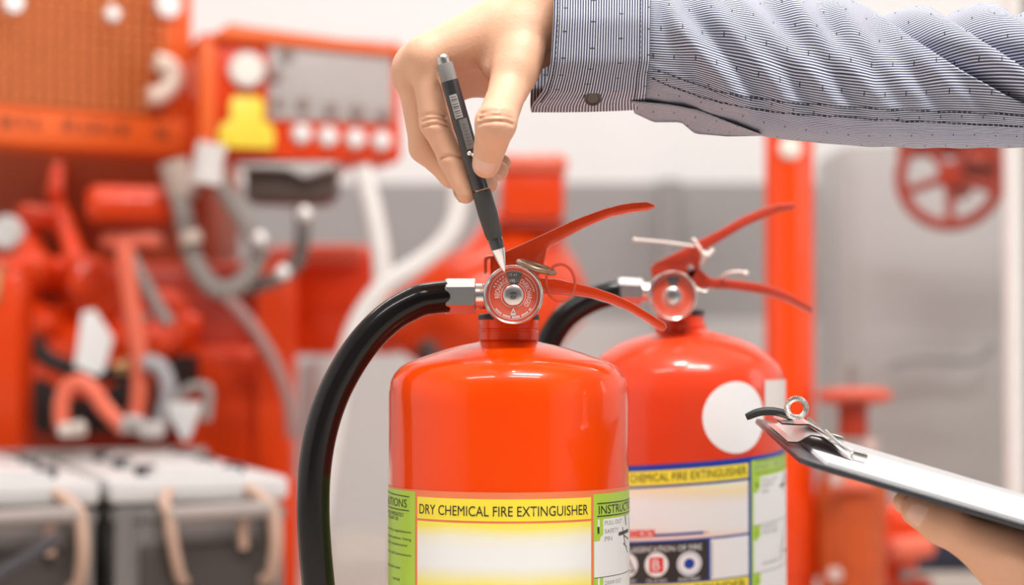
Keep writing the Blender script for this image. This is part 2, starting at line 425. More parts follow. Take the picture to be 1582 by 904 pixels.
# pull pin with its ring seen almost edge-on, and the salmon plastic ring of the seal
g = G(); a = P(801, 405, 1.296)-EF; b = P(856, 421, 1.299)-EF
ax = (b-a).normalized(); nrm = ax.cross(Vector((0, 1, .16)).normalized()).normalized(); bi = nrm.cross(ax)
pts = [(a+b)/2+ax*math.cos(t)*(b-a).length/2+bi*math.sin(t)*.0125 for t in [2*PI*i/32 for i in range(33)]]
g.tube(pts, .0018, 10, raw=True); g.cyl(P(835, 416, 1.312)-EF, P(820, 425, 1.345)-EF, .0018, n=10)
g.build('pull_pin', BRONZE, front)
g = G(); c = P(866, 437, 1.303)-EF
pts = [c+Vector((math.cos(t)*.0096, math.cos(t)*.003+math.sin(t)*.002, math.sin(t)*.0122)) for t in [2*PI*i/40 for i in range(41)]]
g.tube(pts, .0010, 8, raw=True); g.build('seal_ring', PINKRING, front)
coupling(front, EF, P(687, 458, YL), P(750, 458, YL), mm(26, YL), YL)
hp = [(690, 458.5), (668, 461), (645, 466), (605, 488), (568, 523), (537, 567), (512, 617), (495, 672), (486, 730), (484, 790), (487, 850), (492, 904), (497, 960), (503, 1030), (513, 1110), (520, 1180)]
yy = [YL-.012*math.sin(PI*i/15) for i in range(16)]
g = G(); g.tube([P(x, y, q)-EF for (x, y), q in zip(hp, yy)], mm(25, YL), 24, res=10)
hose = g.build('hose', RUBBER, front)
g = G(); e = P(520, 1180, YL)-EF; g.cyl(e+Vector((0, 0, .01)), e+Vector((.006, 0, -.09)), .012, .017, n=24, bev=.001); g.box((e+Vector((.045, .012, -.03))), (.10, .012, .02), .003)
g.build('nozzle', BLACK, front)

# labels: printed sheets wrapped on the tanks, lettering included
LG = mat('label green', (.44, .66, .07), .35, var=.02); LY = mat('label yellow', (.93, .76, .06), .35, var=.02)
LK = mat('label print black', (.03, .03, .025), .45); LW = mat('label white', (.86, .86, .87), .35, var=.01)
LS = mat('label salmon border', (.86, .22, .09), .35); LB = mat('label blue', (.012, .05, .36), .35); LR = mat('label print red', (.78, .03, .012), .4); LGR = mat('label print grey', (.33, .35, .30), .45)
LBK = mat('label black panel', (.035, .03, .03), .4)
def fade_mat(name, zs, cols):
    m = bpy.data.materials.new(name); m.use_nodes = True; nt = m.node_tree; b = nt.nodes['Principled BSDF']
    tc = nt.nodes.new('ShaderNodeTexCoord'); sp = nt.nodes.new('ShaderNodeSeparateXYZ'); nt.links.new(tc.outputs['Object'], sp.inputs[0])
    nz = nt.nodes.new('ShaderNodeTexNoise'); nz.inputs['Scale'].default_value = 30; nt.links.new(tc.outputs['Object'], nz.inputs['Vector'])
    ad = nt.nodes.new('ShaderNodeMath'); ad.operation = 'MULTIPLY_ADD'; ad.inputs[1].default_value = .005; nt.links.new(nz.outputs[0], ad.inputs[0]); nt.links.new(sp.outputs['Z'], ad.inputs[2])
    mr = nt.nodes.new('ShaderNodeMapRange'); mr.inputs[1].default_value = zs[0]; mr.inputs[2].default_value = zs[-1]; nt.links.new(ad.outputs[0], mr.inputs[0])
    rp = nt.nodes.new('ShaderNodeValToRGB'); nt.links.new(mr.outputs[0], rp.inputs[0]); e = rp.color_ramp.elements
    while len(e) < len(zs): e.new(.5)
    for i, (z, c) in enumerate(zip(zs, cols)):
        e[i].position = (z-zs[0])/(zs[-1]-zs[0]); e[i].color = (*c, 1)
    nt.links.new(rp.outputs[0], b.inputs['Base Color']); b.inputs['Roughness'].default_value = .35
    return m
class Lab:
    """collects printed areas in (theta, z) on a cylinder of radius R"""
    def __init__(s, R, slope=0., t0=0.): s.R = R; s.g = G(); s.sl = slope; s.t0 = t0
    def pt(s, t, z, lay): 
        r = s.R+.00012+lay*.00009
        return Vector((r*math.sin(t), -r*math.cos(t), z+s.sl*(t-s.t0)*s.R))
    def rect(s, t0, t1, z0, z1, mi, lay=1):
        n = max(1, int(abs(t1-t0)/R_(3)))
        s.g.grid(lambda u, v: s.pt(lerp(t0, t1, u), lerp(z0, z1, v), lay), n, 1, mi)
    def text(s, st, t0, t1, z0, h, mi, lay=3):
        w_ = (t1-t0)
        text(s.g, st, w_, h, lambda x, y: s.pt(t0+x, z0+y, lay), mi)
    def disc(s, t, z, r, mi, lay=2, r0=0.):
        f = lambda u, v: s.pt(t+lerp(r0, r, u)*math.cos(2*PI*v)/s.R, z+lerp(r0, r, u)*math.sin(2*PI*v), lay)
        s.g.grid(f, max(1, int((r-r0)/.002)), 48, mi, closev=True)
    def poly(s, pts, mi, lay=2):
        s.g.add([s.pt(t, z, lay) for t, z in pts], [tuple(range(len(pts)))], mi)
    def line(s, t0, z0, t1, z1, w_, mi, lay=3):
        dx = (t1-t0)*s.R; dz = z1-z0; L = math.hypot(dx, dz); nx = -dz/L*w_/2; nz = dx/L*w_/2; n = max(1, int(L/.004))
        s.g.grid(lambda u, v: s.pt(lerp(t0, t1, u)+nx*(2*v-1)/s.R, lerp(z0, z1, u)+nz*(2*v-1), lay), n, 1, mi)
def thF(px): return math.asin(max(-1, min(1, (px-786)/186.5)))
def zF(py): return CAMZ-mm(py-540, 1.25)
L = Lab(TR)
zt = zF(760.5); zb = .075
M_ = dict(G=0, Y=1, K=2, W=3, S=4, F=5, GR=6)
L.rect(R_(-172), R_(172), zb, zt, 4, 0)
a0, a1 = thF(650.5), thF(908)
L.rect(a0, a1, zF(805), zF(771), 1); L.text('DRY CHEMICAL FIRE EXTINGUISHER', thF(654), thF(903), zF(797.5), mm(15.5, 1.25), 2)
L.rect(a0, a1, zF(980), zF(808.5), 5)
L.rect(a0, a1, .085, zF(983), 3)
# left green panel
b0, b1 = R_(-172), thF(647)
L.rect(R_(-128), b1, .085, zF(763.5), 0)
L.line(R_(-110), zF(769), thF(638), zF(773), .0006, 2); L.line(R_(-110), zF(794), thF(638), zF(795), .0006, 2)
L.text('PRECAUTIONS', R_(-100), thF(634), zF(790.5), mm(13, 1.25), 2)
for k, (st, x1, y, h) in enumerate([('RECHARGED IMMEDIATELY', 629, 805.5, 6), ('AFTER ANY USE', 620, 812.5, 5.5), ('by authorized service organization', 641, 832, 5.5), ('or by competent person. Using', 641, 843.5, 5.5), ('filling by manufacturer', 636, 853.5, 5.5), ('especially with ammonium', 641, 868.5, 5.5), ('temperature over', 624, 891, 5.5), ('stored', 622, 908, 5)]):
    L.text(st, thF(x1)-R_(1.45*len(st)), thF(x1), zF(y), mm(h, 1.25), 2)
# right green panel with the instruction boxes
c0 = thF(911.5)
L.rect(c0, R_(128), .085, zF(767), 0)
L.line(thF(917), zF(782), R_(112), zF(783), .0006, 2); L.line(thF(917), zF(802), R_(112), zF(803), .0006, 2)
L.text('INSTRUCTIONS', thF(919.5), R_(92), zF(799), mm(13.5, 1.25), 2)
def boxes(L, t0, t1, zs, lay=2, blk=2, wht=3, grn=0, gry=6, tab=.0085):
    for k in range(len(zs)-1):
        z1, z0 = zs[k], zs[k+1]
        L.rect(t0, t1, z0, z1, wht, lay)
        w_ = tab/L.R; pts = [(t0, z1), (t0+w_, z1)]+[(t0+w_*(1-.4*math.sin(q)), z1-tab*1.2+tab*.4*(1-0)*(math.cos(q)-1)) for q in [PI/2*i/5 for i in range(6)]]+[(t0, z1-tab*1.6)]
        L.poly(pts, grn, lay+1); L.line(t0, z0, t1, z0, .0004, blk, lay+1)
        L.text(str(k+1), t0+w_*.35, t0+w_*.55, z1-tab*1.05, tab*.5, blk, lay+2)
boxes(L, thF(912.5), R_(126), [zF(807), zF(898), zF(990), zF(1080)])
for st, y in (('PULL OUT', 817), ('SAFETY', 830), ('PIN', 842)):
    L.text(st, thF(929), thF(929)+R_(2.0*len(st)), zF(y), mm(7, 1.25), 6)
L.text('DRAW OUT', thF(929), thF(929)+R_(15), zF(911), mm(6.5, 1.25), 6)
tq = thF(959)     # drawing of a hand at the pin
for q in ((-.10, 834, .16, 832, .0022), (-.02, 824, .05, 852, .001), (.05, 806, .08, 822, .0012), (.02, 838, .16, 846, .0008), (0, 850, .1, 858, .0007), (.08, 858, .14, 868, .0007), (.2, 812, .26, 838, .001)):
    L.line(tq+q[0], zF(q[1]), tq+q[2], zF(q[3]), q[4], 2, 4)
FADE = fade_mat('label faded print', [zF(985), zF(912), zF(897), zF(880), zF(868), zF(846), zF(826), zF(808)], [(.90, .72, .05), (.92, .76, .08), (.9, .80, .22), (.86, .83, .62), (.86, .86, .86), (.86, .86, .86), (.87, .85, .70), (.92, .80, .12)])
L.g.build('label', [LG, LY, LK, LW, LS, FADE, LGR], front, sharp=None)

# the second extinguisher, further back
YB = 1.60; 
EB = P(1058, 540, YB); EB = Vector((EB.x, YB, 0))
back = empty('fire_extinguisher', EB)
tag(back, 'rear fire extinguisher behind the clipboard with a blank white round sticker', 'fire extinguisher', 'dry chemical fire extinguishers')
prof = silh([(153.8, 618), (153.5, 602), (150, 578), (143, 563), (128, 548), (108, 534), (80, 522.5), (55, 516), (38, 512), (34, 508), (33.5, 504)], 1058, YB)
prof = [(.0, .012), (.070, .012), (.072, .0), (.076, .0), (.078, .014), (.0795, .03)]+[(min(r, TR), z) for r, z in prof]
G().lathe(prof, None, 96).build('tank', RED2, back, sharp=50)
cz = lambda y: CAMZ-mm(y-540, YB); NX = mm(-7, YB)
g = G(); MN = Matrix.Translation((NX, 0, 0))
g.lathe([(.0198, cz(513)), (.0203, cz(511)), (.0203, cz(501)), (.0192, cz(499)), (.0192, cz(489)), (.010, cz(487))], MN, 48)
g.build('neck_collar', RED2, back)
g = G(); g.lathe([(.0, cz(487.5)), (.0195, cz(487.5)), (.0195, cz(481)), (.018, cz(479)), (0, cz(479))], MN, 36); g.build('gasket', BLACK, back)
g = G(); g.box((NX, 0, cz(440)), (.024, .021, mm(80, YB)), .002); g.cyl((NX-.004, 0, cz(457)), (NX-.004, -.024, cz(457)), .0105, n=24)
g.cyl((NX-.012, -.006, cz(452)), (NX-.026, -.012, cz(452)), .0085, n=24)
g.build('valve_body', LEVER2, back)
gauge(back, EB, P(1039.5, 457, 1.556), 1.556, .0196, False)
c3 = lambda L: scale_pts(L, 900, 280, 3.4775)
YL2 = 1.589
u_t = c3([(372, 460), (388, 440), (480, 394), (575, 346), (640, 310), (730, 265), (850, 196), (960, 146), (1050, 121), (1120, 117), (1145, 125), (1152, 135)])
u_b = c3([(1140, 146), (1060, 161), (980, 194), (870, 244), (760, 309), (655, 372), (636, 398), (630, 470), (600, 520), (500, 560), (400, 540), (383, 515), (376, 490)])
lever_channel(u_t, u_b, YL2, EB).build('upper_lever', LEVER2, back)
l_t = c3([(560, 470), (628, 466), (655, 492), (690, 520), (750, 524), (850, 533), (950, 549), (1050, 574), (1130, 613), (1200, 653), (1238, 684)])
l_b = c3([(1234, 702), (1180, 676), (1100, 637), (1000, 607), (900, 591), (800, 577), (690, 573), (620, 573), (560, 560)])
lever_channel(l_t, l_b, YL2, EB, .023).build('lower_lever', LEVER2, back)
g = G(); p = P(1066, 414.5, 1.584)-EB; g.cyl(p+Vector((0, .006, 0)), p+Vector((0, -.003, 0)), .0024, n=14, bev=.0005); g.build('lever_rivet', STEEL, back)
TIE = mat('worn white nylon', (.85, .74, .68), .45)
g = G()
q3 = lambda x, y, Y: P(900+x/3.4775, 280+y/3.4775, Y)-EB
g.tube([q3(280, 315, 1.575), (q3(360, 320, 1.578)), q3(470, 332, 1.581), q3(575, 346, 1.582), q3(600, 350, 1.583)], lambda t: .0011, 8)
g.tube([q3(x, y, Y) for x, y, Y in ((596, 312, 1.612), (590, 318, 1.60), (598, 312, 1.585), (618, 342, 1.583), (642, 380, 1.583), (648, 384, 1.60))], .0011, 8)
g.sphere(q3(281, 314, 1.575), .0016, 8)
g.build('cable_tie', TIE, back)
g = G()
g.tube([q3(x, y, Y) for x, y, Y in ((640, 445, 1.586), (652, 415, 1.582), (650, 385, 1.58), (672, 400, 1.578), (688, 382, 1.578), (706, 368, 1.578))], .0018, 8)
g.tube([q3(x, y, Y) for x, y, Y in ((738, 528, 1.592), (762, 505, 1.585), (800, 489, 1.58), (850, 487, 1.578), (880, 496, 1.578))], .0012, 8); g.sphere(q3(876, 496, 1.578), .0024, 8)
g.build('seal_tail', TIE, back)
g = G(); g.tube([q3(x, y, Y) for x, y, Y in ((615, 575, 1.582), (640, 592, 1.58), (668, 590, 1.58), (690, 574, 1.585))], .0011, 8); g.build('pull_pin', STEEL, back)
coupling(back, EB, P(955, 449, 1.585), P(1004, 452, 1.585), mm(19, 1.585), 1.585)
hb = [(957, 451), (940, 454.5), (915, 463), (888, 478), (868, 496), (850, 524), (838, 560), (832, 600), (829, 660), (828, 740), (832, 830), (838, 930), (842, 1010)]
g = G(); g.tube([P(x, y, 1.585)-EB for x, y in hb], mm(20, 1.585), 20); g.build('hose', RUBBER, back)
g = G(); e = P(842, 1010, 1.585)-EB; g.cyl(e+Vector((0, 0, .01)), e+Vector((.006, 0, -.08)), .012, .017, n=24, bev=.001); g.box(e+Vector((.03, .01, -.02)), (.06, .012, .02), .003); g.build('nozzle', BLACK, back)
# stickers and label of the second extinguisher
RB = TR
def thB(px):
    best = min(((abs(791+F*(EB.x+TR*math.sin(t))/(YB-TR*math.cos(t))/math.cos(PITCH)**0-px), t) for t in [R_(-75+.1*k) for k in range(1500)]))
    return best[1]
YS = 1.525
def zB(py): return CAMZ-mm(py-540, YS)
L = Lab(RB); L.disc(thB(1137), zB(645), mm(55, 1.54), 0, 1); L.g.build('round_sticker', WHITE, back, sharp=None)
L = Lab(RB); L.rect(thB(1181), R_(95), zB(640), zB(588), 0, 1); L.g.build('square_sticker', mat('yellowed sticker', (.80, .74, .70), .4), back, sharp=None)
L = Lab(RB, slope=.075, t0=thB(1058)); zb = .075
L.rect(R_(-172), R_(172), zb, zB(714), 2, 0)
FADE2 = fade_mat('label faded print rear', [zB(835), zB(822), zB(812), zB(800), zB(775), zB(760), zB(752), zB(742)], [(.86, .72, .66), (.88, .68, .58), (.86, .82, .80), (.85, .85, .85), (.86, .85, .85), (.88, .78, .66), (.92, .78, .46), (.9, .86, .66)])
e0, e1 = thB(932), thB(1155)
L.rect(e0, e1, zB(746), zB(723.5), 1); L.text('DRY CHEMICAL FIRE EXTINGUISHER', thB(950), thB(1152), zB(740), mm(12.5, YS), 9)
L.rect(e0, e1, zB(831), zB(750), 4)
L.rect(thB(950), thB(1011), zB(825.5), zB(814), 5, 2); L.text('CCG', thB(950), thB(1007), zB(823), mm(7, YS), 3, 3)
L.rect(thB(1010), thB(1086), zB(825), zB(821), 2, 2); L.line(thB(1086), zB(823), thB(1094), zB(823), .0006, 5)
L.rect(thB(935), thB(1093), zB(895), zB(834.5), 6, 2)
L.text('CLASSIFICATION OF FIRE', thB(966), thB(1083), zB(848.5), mm(8.5, YS), 3)
for x, y, st in ((969, 868, 'ORDINARY'), (1013.5, 868, 'OIL & GAS'), (1064, 869, 'ELECTRIC')):
    L.disc(thB(x), zB(y), mm(19.5, YS)*.97, 3, 3); hw = R_(4.6)
    L.text(st, thB(x)-hw*1.25, thB(x)+hw*1.25, zB(895), mm(5, YS), 3, 4)
x = thB(969); r = .0075
for i in range(3):
    A = [(math.cos(R_(90+120*i))*r, math.sin(R_(90+120*i))*r-.001), (math.cos(R_(210+120*i))*r, math.sin(R_(210+120*i))*r-.001)]
    L.line(x+A[0][0]/RB, zB(868)+A[0][1], x+A[1][0]/RB, zB(868)+A[1][1], .0014, 9, 4)
x = thB(1013.5); L.rect(x-mm(11, YS)/RB, x+mm(11, YS)/RB, zB(880), zB(857), 5, 4); L.text('B', x-mm(6, YS)/RB, x+mm(6, YS)/RB, zB(876.5), mm(16, YS), 3, 5)
x = thB(1064); L.disc(x, zB(869), mm(8, YS), 2, 4); L.disc(x, zB(869), mm(16.5, YS), 2, 4, r0=mm(15.6, YS))
L.rect(thB(1096.5), e1, zB(896), zB(834.5), 3, 2); L.line(thB(1099), zB(838), thB(1099), zB(893), .0005, 9)
L.rect(e0, e1, zB(930), zB(898), 1, 2); L.text('DRY CHEMICAL POWDER', thB(940), thB(1150), zB(914), mm(12, YS), 9)
L.rect(e0, e1, .085, zB(934), 3, 2)
L.rect(thB(1159.5), R_(128), .085, zB(721), 0, 1)
L.text('INSTRUCTIONS', thB(1166), R_(95), zB(737), mm(10, YS), 7); L.line(thB(1166), zB(742), R_(100), zB(742), .0005, 9); L.line(thB(1166), zB(723), R_(100), zB(723), .0005, 9)
boxes(L, thB(1163), R_(126), [zB(748), zB(822), zB(896), zB(970), zB(1044)], blk=9, wht=3, grn=0, tab=.0072)
for st, y in (('PULL OUT', 757), ('SAFETY', 765), ('PIN', 774)): L.text(st, thB(1176), thB(1176)+R_(2*len(st)), zB(y), mm(5, YS), 7, 4)
for st, y in (('DRAW OUT', 830), ('THE HOSE', 838), ('SQUEEZE LEVER', 886)): L.text(st, thB(1176), thB(1176)+R_(1.9*len(st)), zB(y), mm(5, YS), 7, 4)
x = thB(1203)
for q in ((0, 770, .16, 768, .0022), (.07, 758, .13, 780, .001), (.14, 745, .16, 762, .001), (.18, 755, .24, 775, .0012)): L.line(x+q[0], zB(q[1]), x+q[2], zB(q[3]), q[4], 9, 4)
for q in ((.0, 878, .14, 838, .0009), (.03, 872, .10, 852, .0009), (.12, 876, .2, 874, .0024), (.14, 838, .17, 826, .0006)): L.line(x+q[0], zB(q[1]), x+q[2], zB(q[3]), q[4], 9, 4)
L.g.build('label', [LG, LY, LB, LW, FADE2, LR, LBK, LGR, LS, LK], back, sharp=None)
# ------------------------------------------------------------------ the pen
PT = P(779.5, 420, 1.2655); PE = P(682.5, 84, 1.252); PD = (PT-PE); PLEN = PD.length; PN = PD.normalized()
pen = empty('pen', PT)
tag(pen, 'dark grey translucent gel pen with a knurled grip pointing at the front gauge', 'pen')
PM = PD.to_track_quat('Z', 'Y').to_matrix().to_4x4()
PMx = Matrix.Translation(PE-PT) @ PM
s_ = lambda y: (y-84)/(420-84)*PLEN
SMOKE = mat('smoky translucent plastic', (.035, .035, .04), .15, coat=.5, var=.1)
GRIP = mat('grey rubber grip', (.055, .053, .052), .6)
def plathe(name, prof, m, n=32, parent=pen):
    g = G(); g.lathe([(r, s_(y)) for r, y in prof], PMx, n); return g.build(name, m, parent)
plathe('plunger', [(.0012, 84), (.0030, 84.5), (.0042, 88), (.0044, 92), (.0044, 104), (.0, 104)], STEEL)
plathe('cap_sleeve', [(.0, 98), (.0050, 98), (.0054, 101), (.0054, 126), (0, 126)], mat('clear grey plastic', (.24, .23, .225), .2, coat=.4))
plathe('barrel', [(.0, 124), (.0055, 124.5), (.0056, 130), (.0056, 292), (0, 292)], SMOKE)
g = G()
yk = 296
n = 40; rings = 60
def gfn(u, v):
    a = 2*PI*v; z = lerp(294, 368, u); r = interp(z, [(294, .0056), (297, .0060), (330, .0062), (360, .0056), (368, .0049)])
    return PMx @ Vector((math.cos(a)*r, math.sin(a)*r, s_(z)))
g.grid(gfn, rings, n, 0, closev=True)
kn = MATS.get('grip knurl')
def knurl():
    m = mat('knurled grip', (.06, .058, .056), .6); nt = m.node_tree; b = nt.nodes['Principled BSDF']
    tc = nt.nodes.new('ShaderNodeTexCoord'); vo = nt.nodes.new('ShaderNodeTexVoronoi'); vo.inputs['Scale'].default_value = 1400; vo.inputs['Randomness'].default_value = .15
    bp = nt.nodes.new('ShaderNodeBump'); bp.inputs['Strength'].default_value = .6; bp.inputs['Distance'].default_value = .0004
    nt.links.new(tc.outputs['Object'], vo.inputs['Vector']); nt.links.new(vo.outputs['Distance'], bp.inputs['Height']); nt.links.new(bp.outputs[0], b.inputs['Normal']); return m
g.build('grip', knurl(), pen)
plathe('front_collar', [(.0, 367), (.0046, 367.5), (.0047, 372), (.0043, 386), (0, 386)], SMOKE)
plathe('metal_cone', [(0, 384), (.0044, 384.5), (.0043, 387), (.0040, 391), (.0016, 413), (.0011, 415), (.0009, 416), (.0004, 419.5), (0, 420)], CHROME)
def around(a, z, r): return PMx @ Vector((math.cos(a)*r, math.sin(a)*r, s_(z)))
# direction on the barrel that faces the camera
fa = PMx.to_3x3().inverted() @ Vector((0, -1, 0)); FA = math.atan2(fa.y, fa.x)
sgn = 1 if (PMx.to_3x3() @ Vector((math.cos(FA+.5), math.sin(FA+.5), 0))).x > (PMx.to_3x3() @ Vector((math.cos(FA-.5), math.sin(FA-.5), 0))).x else -1
g = G()
def stick(a0, a1, z0, z1, mi, r=.00568): g.grid(lambda u, v: around(FA+sgn*lerp(a0, a1, u), lerp(z0, z1, v), r), 6, 4, mi)
stick(-.55, .35, 146, 182, 0); stick(-.25, .75, 184, 230, 2)
for k in range(9):
    z = 149+k*3.6; stick(-.45, .25, z, z+[1.2, 2.2, .8, 1.6, 2.4, 1, 2, 1.2, 1.8][k], 1, .0057)
for k in range(7): stick(-.0, .45, 192+k*5, 192+k*5+2.2, 1, .0057)
g.build('barrel_sticker', [mat('sticker light grey', (.42, .41, .40), .4), mat('sticker print', (.10, .10, .10), .5), mat('sticker grey', (.16, .155, .15), .4)], pen, sharp=None)
g = G(); g.sphere(around(FA-sgn*.1, 236, .0056), .0016, 10); g.sphere(around(FA+sgn*.25, 240, .0056), .0013, 10); g.build('clip_stud', CHROME, pen)

# ------------------------------------------------------------------ the person
def skin_mat():
    m = mat('skin', (.76, .43, .285), .52, var=.08, vscale=55, bump=.14, bscale=420, sss=.12)
    return m
SKIN = skin_mat(); NAIL = mat('fingernail', (.80, .50, .40), .28, var=.04, coat=.2)
p3 = lambda x, y, Y: np.array(P(x, y, Y))
def chain(pts, rad): return [(pts[i], pts[i+1], rad[i], rad[i+1]) for i in range(len(pts)-1)]
def hand_mesh(palm, kp, fingers, kf, h=.0011, grooves=()):
    allp = palm+[q for f in fingers for q in f]
    a = np.array([np.array(q[i]) for q in allp for i in (0, 1)]); r = .03
    S = SDF(a.min(0)-r, a.max(0)+r, h); pd = S.union(palm, kp); D = pd.copy()
    for f in fingers: D = np.minimum(D, smin(pd, S.union(f, .004), kf))
    if len(grooves):
        gd = S.union(list(grooves), .0)
        k = .0022; q = -gd; hh = np.maximum(k-np.abs(D-q), 0)/k; D = np.maximum(D, q)+hh*hh*k/4
    return S.mesh(D)
# right hand: knuckles at the left, wrist leaving into the cuff
W = 1.283
idx = [p3(659, 96, 1.271), p3(672, 190, 1.268), p3(698, 246, 1.268), p3(719, 299, 1.2655)]
mid = [p3(640, 118, 1.287), p3(656, 228, 1.286), p3(699, 270, 1.285), p3(752, 284, 1.2835)]
rin = [p3(650, 130, 1.304), p3(672, 222, 1.303), p3(722, 262, 1.302), p3(770, 264, 1.298)]
pin = [p3(668, 146, 1.319), p3(700, 215, 1.319), p3(742, 246, 1.318), p3(776, 252, 1.314)]
thm = [p3(804, 92, 1.258), p3(787, 134, 1.249), p3(766, 190, 1.222), p3(751, 254, 1.2485)]
fing = [chain(idx, [.0108, .0094, .0080, .0066]), chain(mid, [.0112, .0096, .0082, .0070]), chain(rin, [.0106, .009, .0076, .0066]), chain(pin, [.0092, .0078, .0066, .0058]), chain(thm, [.0130, .0120, .0122, .0088])]
w1 = p3(862, 12, W-.004); w2 = p3(864, 28, W+.010); wr = p3(1000, 60, W); 
palm = [(w1, p3(668, 92, 1.2725), .0205, .0112), (w1, p3(648, 107, 1.286), .0215, .0118), (w2, p3(664, 130, 1.302), .021, .0110), (w2, p3(684, 146, 1.316), .021, .0098),
        (w1, wr, .0225, .024), (w2, wr, .0225, .024),
        (p3(812, 52, 1.268), p3(797, 106, 1.255), .0165, .0145),            # thenar
        (p3(800, 60, 1.272), p3(765, 108, 1.268), .0140, .0080),            # web between thumb and index
        (p3(826, 62, 1.296), p3(755, 124, 1.314), .0160, .0110),            # heel of the hand
        (p3(760, 30, 1.276), p3(661, 86, 1.271), .0105, .0122), (p3(772, 28, 1.284), p3(641, 98, 1.286), .0105, .0126), (p3(655, 84, 1.269), p3(651, 90, 1.272), .0085, .0085), (p3(632, 112, 1.284), p3(630, 118, 1.286), .0085, .0085)]
gro = []
def crease(c, px, py, r, rg, span=55):
    """shallow skin crease wrapped over the near side of a joint, through picture point px, py"""
    o = p3(px, py, c[1]); pts = [o+np.array((math.sin(R_(q))*r, -math.cos(R_(q))*r, .0012*math.cos(R_(q*1.6)))) for q in range(-span, span+1, 11)]
    for i in range(len(pts)-1): gro.append((pts[i], pts[i+1], rg, rg))
for px, y in ((768, 178), (767, 185), (766, 193)): crease(thm[2], px, y, .0121, .0008)
for px, y in ((670, 182), (672, 189), (674, 197)): crease(idx[1], px, y, .0093, .0007)
crease(idx[2], 698, 246, .0080, .0006)
rv, rf = hand_mesh(palm, .010, fing, .007, grooves=gro)
# left hand under the clipboard: thumb along the near edge, fingers flat beneath the board
lt = [p3(1566, 880, 1.186), p3(1508, 838, 1.184), p3(1456, 809, 1.184), p3(1418, 789, 1.186)]
def und(px, py, Y): return p3(px, py, Y)
lf = [[p3(1580, 862, 1.20+.02*k), p3(1530, 822-2*k, 1.205+.021*k), p3(1490, 806-3*k, 1.207+.021*k), p3(1462+6*abs(k-1), 799-4*k, 1.209+.021*k)] for k in range(4)]
lw = p3(1668, 950, 1.205); le = p3(1800, 1040, 1.19)
lpalm = [(lw, p3(1580, 880, 1.20), .024, .0150), (lw, p3(1590, 872, 1.222), .024, .014), (lw, p3(1596, 868, 1.244), .024, .0135), (lw, p3(1600, 866, 1.262), .022, .0125), (lw, p3(1560, 868, 1.190), .024, .0175), (p3(1600, 905, 1.195), p3(1535, 850, 1.190), .021, .0150), (lw, le, .0245, .028)]
lf[0][3] = p3(1398, 776, 1.2); lf[0][2] = p3(1450, 800, 1.202)
lfing = [chain(f, [.0115, .0098, .0085, .007]) for f in lf]+[chain(lt, [.0165, .0130, .0122, .0098])]
lv, lf_ = hand_mesh(lpalm, .012, lfing, .008, h=.0013)
# the rest of the body kneels to the right, outside the picture
V3 = lambda *a: np.array(a, float)
rs = V3(.63, 1.46, .735); ls_ = V3(.66, 1.10, .70); re_ = np.array(P(1720, 128, 1.30)); lel = V3(.50, 1.055, .30)
body = [(V3(.88, 1.28, .24), V3(.80, 1.28, .44), .15, .13), (V3(.80, 1.28, .44), V3(.70, 1.28, .68), .13, .145), (rs, ls_, .062, .062), (V3(.70, 1.28, .74), V3(.655, 1.28, .86), .055, .052),
        (rs, re_, .042, .028), (re_, wr, .030, .024), (ls_, lel, .050, .040), (lel, le, .038, .030),
        (V3(.88, 1.37, .23), V3(.50, 1.43, .09), .085, .06), (V3(.50, 1.43, .09), V3(.90, 1.41, .06), .058, .042), (V3(.90, 1.41, .06), V3(1.02, 1.41, .04), .035, .032),
        (V3(.88, 1.19, .23), V3(.55, 1.10, .09), .085, .06), (V3(.55, 1.10, .09), V3(.92, 1.14, .06), .058, .042), (V3(.92, 1.14, .06), V3(1.02, 1.14, .04), .035, .032)]
head = [(V3(.645, 1.28, 1.0), V3(.61, 1.28, .99), .088, .082), (V3(.60, 1.28, .93), V3(.575, 1.28, .905), .066, .045), (V3(.545, 1.28, .985), V3(.520, 1.28, .945), .010, .014),
        (V3(.565, 1.36, .98), V3(.565, 1.36, .98), .001, .001), (V3(.64, 1.365, .975), V3(.645, 1.372, .935), .016, .012), (V3(.64, 1.195, .975), V3(.645, 1.188, .935), .016, .012), (V3(.545, 1.262, .895), V3(.545, 1.298, .895), .009, .009)]
S = SDF((.20, .94, -.01), (1.10, 1.62, 1.12), .009); D = S.union(body, .03); D = smin(D, S.union(head, .02), .02)
bv, bf = S.mesh(D)
person = empty('person', (.75, 1.28, 0))
tag(person, 'person in a grey pinstriped shirt pointing a pen and holding the clipboard', 'person')
PO = Vector((.75, 1.28, 0))
g = G()
for v, f in ((rv, rf), (lv, lf_), (bv, bf)): g.add(v.tolist(), f.tolist())
bo = g.build('body', SKIN, person, origin=PO, sharp=180)
bo.location = (0, 0, 0)
def nail(tip, prev, nrm_hint, L_, W_, rad, back=.0):
    """curved nail plate on the back of a fingertip"""
    t = Vector(tip); ax = (t-Vector(prev)).normalized(); n = Vector(nrm_hint); n = (n-ax*n.dot(ax)).normalized(); sd = ax.cross(n)
    g = G(); nu, nv = 10, 12
    def fn(u, v):
        s = lerp(-.5, .5, v); k = 1-.35*max(0, u*2-1)**3-.2*max(0, 1-u*4)**2
        a = s*W_*k/rad; h = rad*1.02 + .0004*math.sin(PI*u)
        return t+ax*(lerp(-L_*.62, L_*.38, u)-abs(s)**3*2.0*L_*.22*(1 if u > .5 else -1)) + n*(math.cos(a)*h-max(0, u-.55)*rad*.38)+sd*(math.sin(a)*h)
    g.grid(fn, nu, nv)
    g.grid(lambda u, v: fn(u, v)-n*.0009, nu, nv)
    return g.build('fingernail', NAIL, bo, origin=PO, sharp=180)
